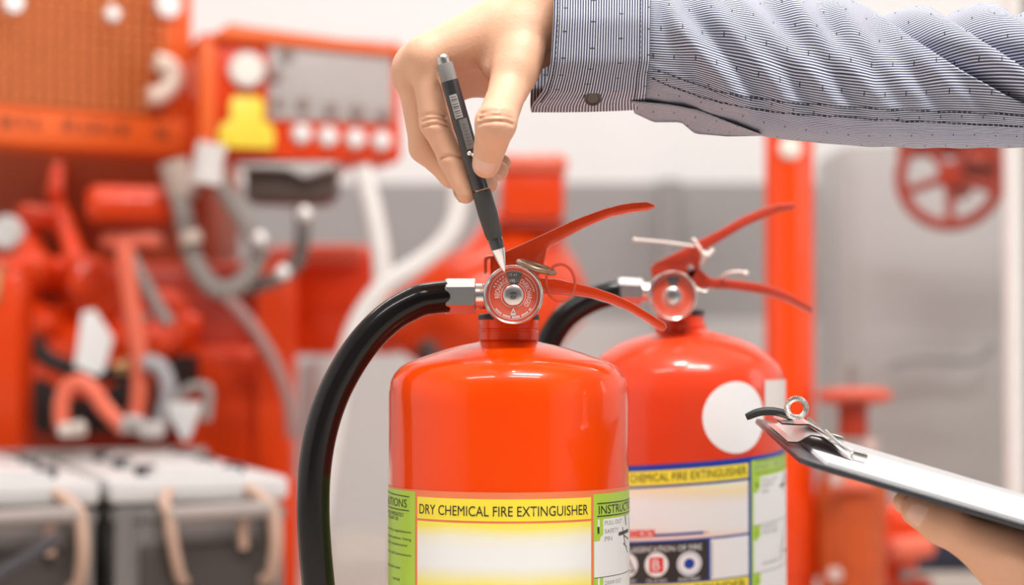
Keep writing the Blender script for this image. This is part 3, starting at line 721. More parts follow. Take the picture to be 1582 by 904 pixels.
nail(thm[3]+.0035*(thm[2]-thm[3])/np.linalg.norm(thm[2]-thm[3]), thm[2], (-.05, -1, .12), .0165, .0140, .0094)
nail(mid[3], mid[2], (.35, -.1, -1), .009, .009, .0071)
nail(rin[3], rin[2], (.5, -.5, -.8), .009, .009, .0067)
nail(idx[3], idx[2], (-1, .3, -.2), .010, .0095, .0067)
nail(lt[3], lt[2], (.1, -1, -.35), .0150, .0135, .0100)
# eyes and hair (out of the picture, seen only from the side)
g = G(); 
for y in (1.252, 1.308): G().sphere((.537, y, .982), .011, 12).build('eye', mat('eye white', (.8, .8, .78), .2), bo, origin=PO)
S = SDF((.48, 1.14, .86), (.80, 1.42, 1.14), .007); D = S.union([(V3(.665, 1.28, 1.015), V3(.63, 1.28, 1.035), .094, .082), (V3(.70, 1.28, .98), V3(.70, 1.28, .93), .075, .055)], .02)
v, f = S.mesh(D); G().add(v.tolist(), f.tolist()).build('hair', mat('black hair', (.012, .010, .009), .5, bump=.6, bscale=160), person, origin=PO, sharp=180)

# shirt cloth: fine stripes along u with small woven dashes
def cloth_mat(name, swap=False, uvmap=True, dark=1.):
    m = bpy.data.materials.new(name); m.use_nodes = True; nt = m.node_tree; b = nt.nodes['Principled BSDF']; b.inputs['Roughness'].default_value = .8
    b.inputs['Sheen Weight'].default_value = .15
    tc = nt.nodes.new('ShaderNodeTexCoord'); sp = nt.nodes.new('ShaderNodeSeparateXYZ'); nt.links.new(tc.outputs['UV' if uvmap else 'Object'], sp.inputs[0])
    U, V = (('Y', 'X') if swap else ('X', 'Y')) if uvmap else ('X', 'Z')
    def math_(op, a, b_=None):
        n = nt.nodes.new('ShaderNodeMath'); n.operation = op
        for i, q in enumerate((a, b_)):
            if q is None: continue
            if isinstance(q, (int, float)): n.inputs[i].default_value = q
            else: nt.links.new(q, n.inputs[i])
        return n.outputs[0]
    u, v = sp.outputs[U], sp.outputs[V]
    st = math_('FRACT', math_('MULTIPLY', v, 1/.00172)); st = math_('ABSOLUTE', math_('SUBTRACT', st, .5))
    mr = nt.nodes.new('ShaderNodeMapRange'); mr.interpolation_type = 'SMOOTHSTEP'; mr.inputs[1].default_value = .22; mr.inputs[2].default_value = .37; nt.links.new(st, mr.inputs[0])
    row = math_('FLOOR', math_('MULTIPLY', v, 1/.0185)); off = math_('FRACT', math_('MULTIPLY', row, .37))
    du = math_('ABSOLUTE', math_('SUBTRACT', math_('FRACT', math_('ADD', math_('MULTIPLY', u, 1/.0135), off)), .5))
    dv = math_('ABSOLUTE', math_('SUBTRACT', math_('FRACT', math_('MULTIPLY', v, 1/.0185)), .5))
    dash = math_('MULTIPLY', math_('LESS_THAN', du, .026), math_('LESS_THAN', dv, .075))
    m1 = nt.nodes.new('ShaderNodeMix'); m1.data_type = 'RGBA'; m1.inputs[6].default_value = (.040, .044, .10, 1); m1.inputs[7].default_value = (.68, .70, .78, 1); nt.links.new(mr.outputs[0], m1.inputs[0])
    m2 = nt.nodes.new('ShaderNodeMix'); m2.data_type = 'RGBA'; nt.links.new(dash, m2.inputs[0]); nt.links.new(m1.outputs[2], m2.inputs[6]); m2.inputs[7].default_value = (.02, .02, .035, 1)
    nt.links.new(m2.outputs[2], b.inputs['Base Color'])
    return m
CLOTH = cloth_mat('striped shirt cloth'); CUFFM = cloth_mat('striped cuff cloth', True); CLOTHO = cloth_mat('striped shirt body', uvmap=False); THREAD = mat('seam thread', (.03, .03, .045), .7)
# sleeve: rings along the arm; rolls of cloth between diagonal creases
AX = [(980, -33, 155), (1000, -33, 160), (1030, -31, 166), (1075, -28, 173), (1120, -24, 192), (1165, -18, 208), (1230, -9, 218), (1300, 0, 224), (1350, 20, 227), (1420, 24, 229), (1500, 20, 229), (1600, 20, 228), (1700, 12, 236)]
CR = [[(1200, -75), (1318, 3), (1403, 61), (1472, 104), (1549, 146), (1660, 196), (1800, 250)], [(1360, -28), (1440, 27), (1500, 64), (1546, 90), (1600, 122), (1740, 200), (1850, 250)], [(1480, -25), (1560, 33), (1600, 58), (1700, 130), (1850, 230)], [(1600, -20), (1680, 40), (1800, 140), (1900, 220)]]
def fold(x, y):
    """cloth height in pixels at picture position x, y of the near side"""
    cx = [interp(y, [(q[1], q[0]) for q in c]) for c in CR]
    d = 0.
    if x < cx[0]:
        q = cx[0]-x; d = 9*math.exp(-q/60.)                       # the long roll that laps over the next
        t = x+.55*y                                               # soft diagonal undulations nearer the cuff
        d += 5.5*math.sin((x-.50*y-1018)/62*2*PI*.72+1.1*math.sin(x/53+y/71))*min(1, q/90)*max(0, min(1, (x-1010)/40))*(.45+.55*max(0, min(1, (170-y)/120)))
        d += 4.0*math.sin((x-.85*y-1080)/41*2*PI*.6+1.3)*min(1, q/90)*max(0, min(1, (x-1020)/40))
        return d
    for i in range(len(cx)):
        hi = cx[i+1] if i+1 < len(cx) else cx[i]+140
        if x < hi or i == len(cx)-1:
            t = min(1, (x-cx[i])/(hi-cx[i])); return -19+28*max(0, 1-(x-cx[i])/9.)+36*math.sin(PI*.60*t)**1.15
    return 0
NV = 190; NU = 300
def sect(v):                                   # unit cross-section: near side at v=.25, top at v=0, bottom at v=.5
    a = 2*PI*v; return math.sin(a), math.cos(a)
g = G(); uv = []
xs = [984+(1760-984)*i/NU for i in range(NU+1)]
for i, x in enumerate(xs):
    top = interp(x, [(q[0], q[1]) for q in AX]); bot = interp(x, [(q[0], q[2]) for q in AX]); cy = (top+bot)/2; hh = (bot-top)/2
    YC = 1.288+.010*max(0, (x-1500)/260); hd = .046+.006*min(1, (x-1000)/300)
    if x < 1040: hd -= .004*(1-(x-1000)/40)
    for j in range(NV):
        n_, c_ = sect(j/NV); near = n_
        y = cy-hh*math.copysign(abs(c_)**.92, c_)
        Y = YC-hd*math.copysign(abs(near)**.85, near)
        f = fold(x, y) if near > -.2 else fold(x, y)*.6
        if y > 150: f *= max(.15, 1-(y-150)/50)
        sm = interp(x, [(1005, 108), (1060, 128), (1110, 145), (1200, 160), (1350, 171), (1582, 182), (1800, 188)])      # felled seam under the arm
        if near > 0:
            q = y-sm
            if -16 < q < 26: f += 2.6*(1-((q-4)/20)**2) if -16 < q else 0
            if q > 0: f += 2.5*math.sin((x+1.5*y)/26.)*math.exp(-((x-1075)/90)**2)
        fm = f*.62e-3
        g.v.append(tuple(P(x, y-c_*f*.9, Y)+Vector((0, -near*fm, 0))))
        uv.append((x*.415e-3+(.0 if near > 0 else .2), (lerp(0, 1, j/NV))*.30 + (.0022*math.sin(x/55) if near > 0 else 0)))
for i in range(NU):
    for j in range(NV):
        j2 = (j+1) % NV; g.f.append((i*NV+j, (i+1)*NV+j, (i+1)*NV+j2, i*NV+j2)); g.m.append(0)
# upper arm of the sleeve carries on to the shoulder
last = NU*NV; c0 = Vector(np.mean([g.v[last+j] for j in range(NV)], 0)); c1 = Vector(rs)+Vector((.02, 0, 0))
for k in range(1, 13):
    t = k/12
    for j in range(NV):
        q = Vector(g.v[last+j])-c0; a = 2*PI*j/NV; tgt = Vector((-.25*math.cos(a)*.06-.0*t, -math.sin(a)*.066, math.cos(a)*.064))
        g.v.append(tuple(c0.lerp(c1, t)+q.lerp(tgt, t)+Vector((0, 0, -.012*math.sin(PI*t)+.003*math.sin(t*20+a)))))
        uv.append(((1760*.415e-3)+(c1-c0).length*t, j/NV*.30))
for i in range(NU, NU+12):
    for j in range(NV):
        j2 = (j+1) % NV; g.f.append((i*NV+j, (i+1)*NV+j, (i+1)*NV+j2, i*NV+j2)); g.m.append(0)
sl = g.build('sleeve', [CLOTH], person, origin=PO, uv=uv, sharp=None)
# stitched seam: two rows of dark thread on the felled seam
g = G()
def sleeve_front(x, y, lift=.0006):
    i = min(NU, max(0, round((x-984)/(776/NU)))); best = None
    for j in range(0, NV//2+1):
        q = Vector(sv[i*NV+j]); 
        d = q-Vector((0, 0, CAMZ)); px = 791+F*d.x/(d.y*math.cos(PITCH)+d.z*math.sin(PITCH)); py = 452-F*(d.z*math.cos(PITCH)-d.y*math.sin(PITCH))/(d.y*math.cos(PITCH)+d.z*math.sin(PITCH))
        if best is None or abs(py-y) < best[0]: best = (abs(py-y), q)
    return best[1]+Vector((0, -lift, 0))
sv = [tuple(v.co+PO) for v in sl.data.vertices]
for dy in (-3, 14):
    row = [sleeve_front(x, interp(x, [(1005, 108), (1060, 128), (1110, 145), (1200, 160), (1350, 171), (1582, 182), (1800, 188)])+dy) for x in range(1006, 1740, 8)]
    row = [row[0]]+[(row[i-1]+row[i]+row[i+1])/3 for i in range(1, len(row)-1)]+[row[-1]]
    for i in range(len(row)-1): g.tube([row[i], row[i].lerp(row[i+1], .72)], .00042, 6, raw=True)
g.build('seam_stitching', THREAD, sl, origin=PO)
# cuff: band with a flat facet below, open end to the left, far side reaching further
CS = [(0.0, -40, 1.288), (.06, -36, 1.262), (.12, -20, 1.2445), (.20, 30, 1.2385), (.28, 95, 1.2400), (.33, 118, 1.2455), (.38, 140, 1.2525), (.43, 152, 1.263), (.50, 162, 1.280), (.57, 172, 1.298), (.65, 165, 1.318), (.75, 100, 1.336), (.85, 20, 1.336), (.94, -30, 1.318), (1.0, -40, 1.288)]
XL = [(0, 858), (.12, 856), (.2, 855), (.28, 851), (.33, 847), (.38, 840), (.43, 831), (.50, 823), (.65, 819), (.8, 822), (.94, 850), (1, 858)]
g = G(); uv = []; NC = 100; NX_ = 24
def cuff_pt(u, v, off=0.):
    y = interp(v, [(q[0], q[1]) for q in CS]); Y = interp(v, [(q[0], q[2]) for q in CS]); xl = interp(v, [(q[0], q[1]) for q in XL]); xr = 1006-interp(v, [(0, 0), (.28, 2), (.33, 6), (.45, 9), (.5, 8), (1, 0)])
    x = lerp(xl, xr, u); cy, cY = 62, 1.287
    sag = .0016*math.sin(PI*u)
    y += (cy-y)*(.04*(u-.5)) ; d = Vector((0, Y-cY, -(y-cy)*.415e-3)); L_ = d.length
    return P(x, y, Y)+d/L_*(off+sag*.4)
SM = 3
vs_ = [k/NC for k in range(NC)]
tab = {}
for lay, off in ((0, 0.), (1, -.0018)):
    for i in range(NX_+1):
        for k in range(NC):
            pts = [cuff_pt(i/NX_, (vs_[k]+dv) % 1.0, off) for dv in (-.008, 0, .008)]
            g.v.append(tuple((pts[0]+pts[1]*2+pts[2])/4)); uv.append((lerp(850, 1005, i/NX_)*.415e-3, vs_[k]*.27))
def gi(l, i, k): return l*(NX_+1)*NC+i*NC+(k % NC)
for l in (0, 1):
    for i in range(NX_):
        for k in range(NC): g.f.append((gi(l, i, k), gi(l, i+1, k), gi(l, i+1, k+1), gi(l, i, k+1)) if l == 0 else (gi(l, i, k+1), gi(l, i+1, k+1), gi(l, i+1, k), gi(l, i, k))); g.m.append(0)
for k in range(NC):
    g.f.append((gi(0, 0, k+1), gi(1, 0, k+1), gi(1, 0, k), gi(0, 0, k))); g.m.append(0)
    g.f.append((gi(0, NX_, k), gi(1, NX_, k), gi(1, NX_, k+1), gi(0, NX_, k+1))); g.m.append(0)
cuff = g.build('cuff', [CUFFM], person, origin=PO, uv=uv, sharp=None)
g = G()
c = cuff_pt(.50, .415, .0008); nb = Vector((0, -.75, -.66)).normalized()
M = Matrix.Translation(c) @ nb.to_track_quat('Z', 'Y').to_matrix().to_4x4()
g.lathe([(0, -.0005), (.0050, -.0005), (.0056, .0004), (.0054, .0014), (.0042, .0017), (.0036, .0011), (0, .0010)], M, 28)
g.build('button', mat('dark brown button', (.06, .045, .04), .3, coat=.3), cuff, origin=PO)
# edge stitching round the cuff and the lapped placket hanging beneath the sleeve
for u_ in (.045, .90):
    g = G()
    for k in range(8, 46):
        a = cuff_pt(u_, k/100, .0004); b = cuff_pt(u_, (k+.62)/100, .0004); g.tube([a, b], .0003, 5, raw=True)
    g.build('cuff_stitching', THREAD, cuff, origin=PO)
def flap(name, top, bot, n=24):
    """lapped cloth hanging below the arm, 1.2 mm thick"""
    g = G(); uv = []
    for lay in (0, 1):
        for i in range(n+1):
            for j in range(7):
                t = i/n; a = Vector([interp(t, [(k/(len(top)-1), q[c]) for k, q in enumerate(top)]) for c in range(3)]); b = Vector([interp(t, [(k/(len(bot)-1), q[c]) for k, q in enumerate(bot)]) for c in range(3)])
                q = a.lerp(b, j/6); g.v.append(tuple(P(q.x, q.y, q.z+.0012*lay+.003*math.sin(PI*j/6)))); uv.append((q.x*.415e-3, q.y*.415e-3+j*.004))
    gi = lambda l, i, j: l*(n+1)*7+i*7+j
    for i in range(n):
        for j in range(6):
            g.f.append((gi(0, i, j), gi(0, i+1, j), gi(0, i+1, j+1), gi(0, i, j+1))); g.m.append(0); g.f.append((gi(1, i, j+1), gi(1, i+1, j+1), gi(1, i+1, j), gi(1, i, j))); g.m.append(0)
        for j in (0, 6): g.f.append((gi(0, i, j), gi(1, i, j), gi(1, i+1, j), gi(0, i+1, j))); g.m.append(0)
    for i in (0, n):
        for j in range(6): g.f.append((gi(0, i, j), gi(1, i, j), gi(1, i, j+1), gi(0, i, j+1))); g.m.append(0)
    return g.build(name, [CLOTH], person, origin=PO, uv=uv, sharp=None)
flap('placket', [(975, 156, 1.268), (1005, 158, 1.266), (1040, 162, 1.264), (1080, 170, 1.263), (1120, 186, 1.263), (1175, 207, 1.262)], [(980, 175, 1.312), (1010, 189, 1.318), (1052, 189, 1.318), (1074, 207, 1.318), (1125, 211, 1.316), (1178, 210, 1.300)])
# shirt body, left sleeve, trousers and shoes beyond the frame
def clothes(name, prims, m, lo, hi, k=.03):
    S = SDF(lo, hi, .010); v, f = S.mesh(S.union(prims, k)); return G().add(v.tolist(), f.tolist()).build(name, m, person, origin=PO, sharp=180)
lcuff = lerp(V3(.50, 1.055, .30), le, .55)
clothes('shirt', [(V3(.86, 1.28, .33), V3(.80, 1.28, .46), .165, .15), (V3(.80, 1.28, .46), V3(.70, 1.28, .68), .15, .16), (rs, ls_, .076, .076), (ls_, lel, .064, .056), (lel, lcuff, .054, .044), (rs, rs+V3(-.03, -.01, -.01), .074, .07)], CLOTHO, (.36, .92, .1), (1.08, 1.6, .90))
clothes('trousers', [(V3(.88, 1.28, .25), V3(.86, 1.28, .30), .165, .16), (body[8][0], body[8][1], .1, .075), (body[9][0], body[9][1], .070, .056), (body[11][0], body[11][1], .1, .075), (body[12][0], body[12][1], .070, .056)], mat('dark trousers', (.03, .032, .045), .8), (.38, .9, .0), (1.1, 1.6, .52))
for y in (1.41, 1.14):
    g = G(); g.box((1.0, y, .042), (.13, .085, .075), .03, seg=4); g.box((.985, y, .085), (.08, .075, .05), .022, seg=3); g.build('shoe', mat('black leather shoe', (.02, .018, .017), .35), person, origin=PO)

# ------------------------------------------------------------------ the clipboard
CA = math.atan(.296); CO = Vector((.168, 1.27, .375))
clip = empty('clipboard', CO)
tag(clip, 'dark clipboard with white paper and a silver spring clip, held at lower right', 'clipboard')
ny = (.383-.3667)/(1.38-1.16)
CX = Vector((math.cos(CA), 0, -math.sin(CA))); CYv = Vector((0, 1, ny)).normalized(); CZ = CX.cross(CYv).normalized()
CM = Matrix((CX, CYv, CZ)).transposed().to_4x4()     # local board frame: x along the board, y across, z up
def rrect(x0, x1, y0, y1, r, z):
    out = []
    for cx, cy, a0 in ((x1-r, y1-r, 0), (x0+r, y1-r, 90), (x0+r, y0+r, 180), (x1-r, y0+r, 270)):
        for k in range(7): out.append((cx+r*math.cos(R_(a0+15*k)), cy+r*math.sin(R_(a0+15*k)), z))
    return out
g = G(); g.prism([CM @ Vector(q) for q in rrect(0, .32, -.112, .112, .012, -.0035)], CM.to_3x3() @ Vector((0, 0, .0035)), .0008); g.build('board', mat('charcoal clipboard', (.035, .034, .042), .35, coat=.2), clip)
g = G(); g.prism([CM @ Vector(q) for q in rrect(.016, .313, -.105, .105, .001, .0)], CM.to_3x3() @ Vector((0, 0, .0022))); g.build('paper', mat('sheet paper', (.93, .93, .93), .7, var=.005), clip)
CP = lambda x, y, z: CM @ Vector((x, y, z))
g = G()
def strip(fn, th=.001):
    n, m_ = 22, 10
    g.grid(lambda u, v: CM @ (Vector(fn(u, v))), n, m_); g.grid(lambda u, v: CM @ (Vector(fn(u, v))-Vector((0, 0, th))), n, m_)
zc = [(0, .0026), (.006, .004), (.012, .0105), (.020, .0115), (.028, .0085), (.035, .0042), (.041, .0036)]
strip(lambda u, v: (lerp(.000, .041, u), lerp(-.05, .05, v), interp(lerp(0, .041, u), zc)))
g.build('clip_jaw', CHROME, clip)
g = G()
zl = [(-.002, .0105), (.006, .0125), (.014, .0150), (.022, .0130), (.030, .0110)]
strip(lambda u, v: (lerp(-.002, .030, u), lerp(-.022-.006*u, .022+.006*u, v), interp(lerp(-.002, .030, u), zl)))
g.build('clip_lever', CHROME, clip)
g = G()
g.tube([CP(-.0215, 0, .0060), CP(-.015, 0, .0112), CP(-.0075, 0, .0142), (CP(0, 0, .0150)), CP(.0075, 0, .0142)], lambda t: .0027*(1-.25*abs(2*t-1)**6), 14)
g.build('rubber_grip', mat('black rubber tip', (.02, .02, .022), .45), clip)
g = G(); pts = []
for i in range(40*8+1):
    a = 2*PI*i/8; b_ = 2*PI*i/(40*8); q = .0060+.0015*math.cos(a); pts.append(CP(.0052+q*math.cos(b_), -.014+.0015*math.sin(a), .0215+q*math.sin(b_)))
g.tube(pts, .00045, 6, raw=True); g.build('torsion_spring', STEEL, clip)
for y in (-.044, .044):
    g = G(); g.tube([CP(.0225, y*.8, .0145), CP(.034, y, .0085), CP(.047, y, .0046), CP(.050, y, .0036)], .0012, 8)
    g.box((0, 0, 0), (.010, .006, .006), .0015, M=Matrix.Translation(CP(.0455, y, .0058)) @ CM)
    g.build('spring_arm', STEEL, clip)
# ------------------------------------------------------------------ fire pump set behind, seen out of focus
ENG = mat('engine red enamel', (.80, .058, .004), .34, var=.10, vscale=9, coat=.2, spec=.35)
ENGD = mat('deep red casting', (.38, .03, .006), .45, var=.12, vscale=12)
ORANGE = mat('orange red panel', (.86, .14, .02), .42, var=.06, vscale=8)
SCREEN = mat('orange guard mesh', (.80, .26, .08), .5, var=.08)
SALMON = mat('salmon red hose', (.80, .16, .09), .4)
GREYC = mat('grey conduit', (.30, .27, .25), .45, var=.1); GREYL = mat('light grey metal', (.62, .60, .59), .4, var=.05)
DARKB = mat('dark brown box', (.09, .06, .05), .5); PALE = mat('pale grey plastic', (.70, .68, .67), .45, var=.04)
WHOSE = mat('white hose', (.84, .82, .80), .4); BELT = mat('black belt', (.015, .013, .012), .5); BRASS = mat('brass fitting', (.75, .52, .25), .3, .8)
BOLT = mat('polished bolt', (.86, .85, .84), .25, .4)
def B(x, y, Y, root=None): return P(x, y, Y)-(root if root is not None else Vector())
def turned(px, py, Y, yaw):
    """frame of a turned unit: origin at a picture position, x along its front, y into its depth"""
    o = P(px, py, Y); return o
# radiator with its guard mesh at the left
yaw = R_(38); o = P(303, 242, 3.30); rad = empty('radiator', o, yaw)
tag(rad, 'large orange engine radiator with a guard mesh at the upper left', 'radiator')
Wd, Ht = .62, .52
rl = G(); rl.box((-Wd/2, .06, .032), (Wd, .10, .064), .012); g = G()
for x in (-.03, -Wd+.02): g.box((x, .06, Ht/2+.03), (.06, .10, Ht-.05), .010)
g.box((-Wd/2, .06, Ht+.02), (Wd, .10, .05), .01); g.build('frame', ORANGE, rad)
G().box((-Wd/2, .085, Ht/2+.03), (Wd-.09, .05, Ht-.06), .004).build('core', mat('radiator core orange', (.62, .17, .05), .6, var=.15, vscale=40), rad)
g = G()
for k in range(27): g.box((-.055-k*.0192, .012, Ht/2+.03), (.0045, .004, Ht-.07))
for k in range(23): g.box((-Wd/2, .009, .072+k*.0205), (Wd-.09, .004, .0045))
g.build('guard_mesh', SCREEN, rad)
for k, (x, w_) in enumerate(((-.40, .022), (-.372, .010), (-.35, .010), (-.295, .018), (-.268, .010), (-.245, .018), (-.22, .010), (-.198, .018), (-.13, .022))): rl.box((x+.07, .009, .036+(k % 2)*.002), (w_, .003, .018), .0, 1)
rl.build('bottom_rail', [ORANGE, mat('worn dark print', (.35, .07, .02), .6)], rad)
for x, z, r in ((-.325, .222, .017), (-.155, .222, .013), (-.055, .248, .023)):  # pale discs standing in for blurred light reflections on the mesh
    g = G(); g.cyl((x, .012, z), (x, -.008, z), r, n=20, bev=.003); g.build('bolt_or_glint', BOLT, rad)
g = G(); g.tube([(-.080, -.004, .150), (-.055, -.01, .143), (-.050, -.012, .118), (-.072, -.01, .096), (-.092, -.006, .092)], .0165, 14); g.build('light_patch_hook', mat('cream light patch', (.86, .78, .66), .4), rad)  # cream tube shaped as a hooked patch of light showing through

# engine control panel
yaw = R_(17); o = P(305, 246, 3.12); pan = empty('control_panel', o, yaw)
tag(pan, 'red engine control panel with a grey faceplate, white gauge and yellow emblem', 'control panel')
q = 3.12/F/math.cos(yaw)
X = lambda px: (px-305)*q*.985; Z = lambda py: (246-py)*3.14/F
g = G(); g.box((X(464), .075, Z(146)), (X(622)-X(305), .15, Z(52)-Z(246)), .012); g.build('housing', ENG, pan)
g = G(); g.prism([(X(318), -.02, Z(60)), (X(350), -.02, Z(36)), (X(380), -.02, Z(40)), (X(622), -.02, Z(62)), (X(622), -.02, Z(76))], (0, .16, 0), .004); g.build('hood', ORANGE, pan)
g = G(); g.box((X(318), -.006, Z(148)), (.028, .03, Z(60)-Z(235)), .010); g.build('side_flange', ORANGE, pan)
g = G(); g.box((X(508), -.003, Z(118)), (X(606)-X(412), .012, Z(56)-Z(182)), .004); g.build('faceplate', mat('grey faceplate', (.50, .46, .45), .45, var=.05), pan)
g = G(); g.cyl((X(377), .0, Z(106)), (X(377), -.02, Z(106)), mm(29, 3.12), n=32, bev=.004); ga = g.build('round_gauge', BOLT, pan)
g = G(); g.cyl((X(377), -.0205, Z(106)), (X(377), -.022, Z(106)), mm(24, 3.12), n=32); g.build('gauge_face', mat('cream gauge face', (.88, .85, .78), .4), ga)
g = G(); g.prism([(X(x+7), -.018, Z(y)) for x, y in ((330, 228), (326, 207), (334, 189), (346, 184), (343, 162), (350, 148), (390, 148), (397, 162), (394, 184), (406, 189), (413, 207), (410, 228))], (0, .006, 0), .001); g.build('yellow_emblem', mat('yellow enamel', (.95, .72, .06), .4), pan)
for x, y in ((462, 202), (503, 205), (546, 207), (587, 209)):
    g = G(); g.lathe([(0, 0), (.0165, 0), (.0165, .008), (.0135, .018), (0, .020)], Matrix.Translation((X(x), 0, Z(y))) @ Matrix.Rotation(PI/2, 4, 'X'), 24); g.build('white_button', mat('white button', (.88, .86, .85), .35), pan)
for x, y, r in ((438, 80, 9), (425, 156, 8), (463, 157, 10), (507, 163, 10), (548, 166, 11), (590, 170, 10), (420, 113, 11)):
    g = G(); g.cyl((X(x), -.006, Z(y)), (X(x), -.02, Z(y)), mm(r, 3.12), n=18, bev=.002); g.build('knob', mat('brown grey knob', (.30, .22, .20), .5), pan)

# solenoid box on its bracket, conduits, harness
o = P(445, 300, 3.22); bx = empty('relay_box', o); tag(bx, 'dark relay box under the control panel, fixed to a pale bracket', 'relay box')
g = G(); g.prism([B(x, y, 3.18, o) for x, y in ((378, 254), (440, 258), (470, 270), (514, 258), (515, 296), (500, 310), (470, 312), (380, 309))], (0, .12, 0), .006); g.build('case', DARKB, bx)
g = G(); g.prism([B(x, y, 3.15, o) for x, y in ((364, 250), (520, 250), (516, 258), (470, 273), (440, 260), (366, 258))], (0, .17, 0), .004); g.build('bracket', GREYL, bx)
def pipe(name, pts, Y, r, m, label, cat, group=None, ridge=0., ends=None):
    pts = [P(q[0], q[1], q[2] if len(q) > 2 else Y) for q in pts]
    g = G(); g.tube(pts, mm(r, Y), 14, res=8, ridge=ridge, pitch=.012); ob = g.build(name, m)
    tag(ob, label, cat, group); return ob
hr = P(300, 330, 3.12); hv = empty('wiring_loom', hr); tag(hv, 'looped grey wiring loom with pale sleeves hanging below the control panel', 'wiring loom')
def hpart(name, pts, Y, r, m, **k):
    g = G(); g.tube([B(a[0], a[1], a[2] if len(a) > 2 else Y, hr) for a in pts], mm(r, Y), 14, **k); return g.build(name, m, hv)
hpart('conduit', [(262, 262, 3.14), (278, 310), (287, 350), (296, 392), (316, 430), (342, 448), (374, 436), (396, 404), (402, 372)], 3.1, 15, GREYC, ridge=.0015, pitch=.012)
hpart('conduit', [(330, 262), (350, 300), (376, 342), (392, 366), (402, 378)], 3.11, 13, GREYC, ridge=.0015, pitch=.012)
hpart('conduit', [(338, 448), (378, 446), (412, 436), (440, 424), (462, 398), (468, 360), (466, 318)], 3.13, 12, mat('dark grey conduit', (.14, .12, .11), .5), ridge=.0012, pitch=.012)
hpart('cable', [(338, 448), (372, 482), (402, 522), (430, 572), (446, 622), (452, 676)], 3.1, 10, mat('grey red cable', (.36, .20, .18), .5))
hpart('sleeve', [(328, 222), (322, 250), (318, 284)], 3.02, 24, mat('pale sleeve', (.72, .68, .66), .45))
hpart('sleeve', [(268, 250), (276, 278), (284, 304)], 3.11, 24, mat('tan sleeve', (.46, .36, .31), .5))
hpart('sleeve', [(292, 358), (297, 376)], 3.08, 17, mat('tan clamp', (.55, .44, .38), .5))
for x, y in ((401, 369), (437, 421), (470, 330)):
    g = G(); g.sphere(B(x, y, 3.06, hr), mm(12, 3.06), 12); g.build('clip_bolt', BOLT, hv)

# engine: castings on one bed
o = P(180, 700, 3.35); o.z = .12; en = empty('engine', o); tag(en, 'big red diesel engine filling the left background below the radiator', 'engine')
def eng(name, prims, k, m, h=.006):
    v, f = cast([(np.array(B(*a, o)), np.array(B(*b, o)), mm(r1, a[2]), mm(r2, b[2])) for a, b, r1, r2 in prims], mm(k, 3.2), h)
    return G().add(v, f).build(name, m, en, sharp=180)
g = G(); g.box(B(150, 575, 3.62, o)-Vector((0, 0, 0)), (mm(560, 3.6), .42, mm(330, 3.6)), .03); g.build('engine_block', ENGD, en)
g = G(); g.box(B(120, 330, 3.64, o), (mm(470, 3.6), .36, mm(260, 3.6)), .03); g.build('cylinder_head', mat('brownish engine red', (.33, .06, .018), .5, var=.1, vscale=9), en)
eng('exhaust_manifold', [((-20, 420, 3.34), (190, 430, 3.34), 26, 24), ((60, 425, 3.30), (40, 370, 3.4), 22, 20), ((130, 440, 3.28), (150, 500, 3.34), 26, 22), ((150, 420, 3.30), (172, 470, 3.32), 24, 20), ((30, 420, 3.28), (60, 412, 3.28), 22, 24), ((70, 500, 3.30), (40, 470, 3.34), 24, 18), ((120, 405, 3.30), (95, 330, 3.42), 16, 14), ((40, 330, 3.4), (75, 335, 3.38), 16, 16), ((85, 300, 3.42), (90, 260, 3.45), 13, 11)], 22, ENG)
eng('flywheel_housing', [((150, 560, 3.42), (150, 560, 3.5), 112, 112), ((255, 480, 3.36), (270, 540, 3.38), 34, 40), ((60, 520, 3.34), (130, 535, 3.32), 20, 22), ((130, 535, 3.32), (230, 520, 3.32), 22, 20), ((250, 540, 3.32), (300, 500, 3.36), 18, 16)], 16, ENG, h=.008)
g = G(); g.cyl(B(134, 315, 3.14, o), B(264, 318, 3.18, o), mm(30, 3.16), n=28, bev=.012); g.build('oil_filter', ENG, en)
g = G(); g.box(B(205, 372, 3.2, o), (mm(90, 3.2), .06, mm(24, 3.2)), .008); g.cyl(B(160, 372, 3.18, o), B(250, 375, 3.18, o), mm(11, 3.18), n=16, bev=.003); g.build('filter_bracket', SALMON, en)
g = G(); g.box(B(15, 560, 3.14, o), (mm(54, 3.14), .10, mm(280, 3.14)), .012); g.build('front_post', ENG, en)
g = G(); g.box(B(360, 630, 3.45, o), (mm(150, 3.45), .2, mm(190, 3.45)), .02); g.build('side_plate', ENG, en)
g = G(); g.box(B(428, 610, 3.34, o), (mm(58, 3.34), .08, mm(440, 3.34)), .012); g.build('rear_support', ENG, en)
g = G(); g.box(B(505, 466, 3.58, o), (mm(170, 3.58), .22, mm(165, 3.58)), .02); g.build('bell_housing', ENG, en)
g = G(); g.box(B(505, 396, 3.50, o), (mm(120, 3.5), .10, mm(34, 3.5)), .012); g.build('housing_rim', SALMON, en)
g = G(); g.box(B(285, 575, 3.28, o), (mm(42, 3.28), .05, mm(54, 3.28)), .008); g.build('dark_void', mat('dark void shade', (.03, .012, .010), .5), en)  # dark box in place of a shaded void
g = G(); g.tube([B(x, y, 3.2, o) for x, y in ((52, 520), (62, 545), (88, 562), (120, 572), (160, 578), (205, 572))], mm(14, 3.2), 12); g.build('fan_belt', BELT, en)
g = G(); g.box(B(145, 625, 3.34, o), (mm(190, 3.3), .06, mm(90, 3.3)), .02); g.build('sump_gap', mat('oily black shadow gap', (.018, .008, .007), .6), en)  # near-black box painted as the shade in the gap
g = G(); g.cyl(B(178, 569, 3.14, o), B(216, 560, 3.15, o), mm(11, 3.14), n=16, bev=.003); g.build('brass_fitting', BRASS, en)
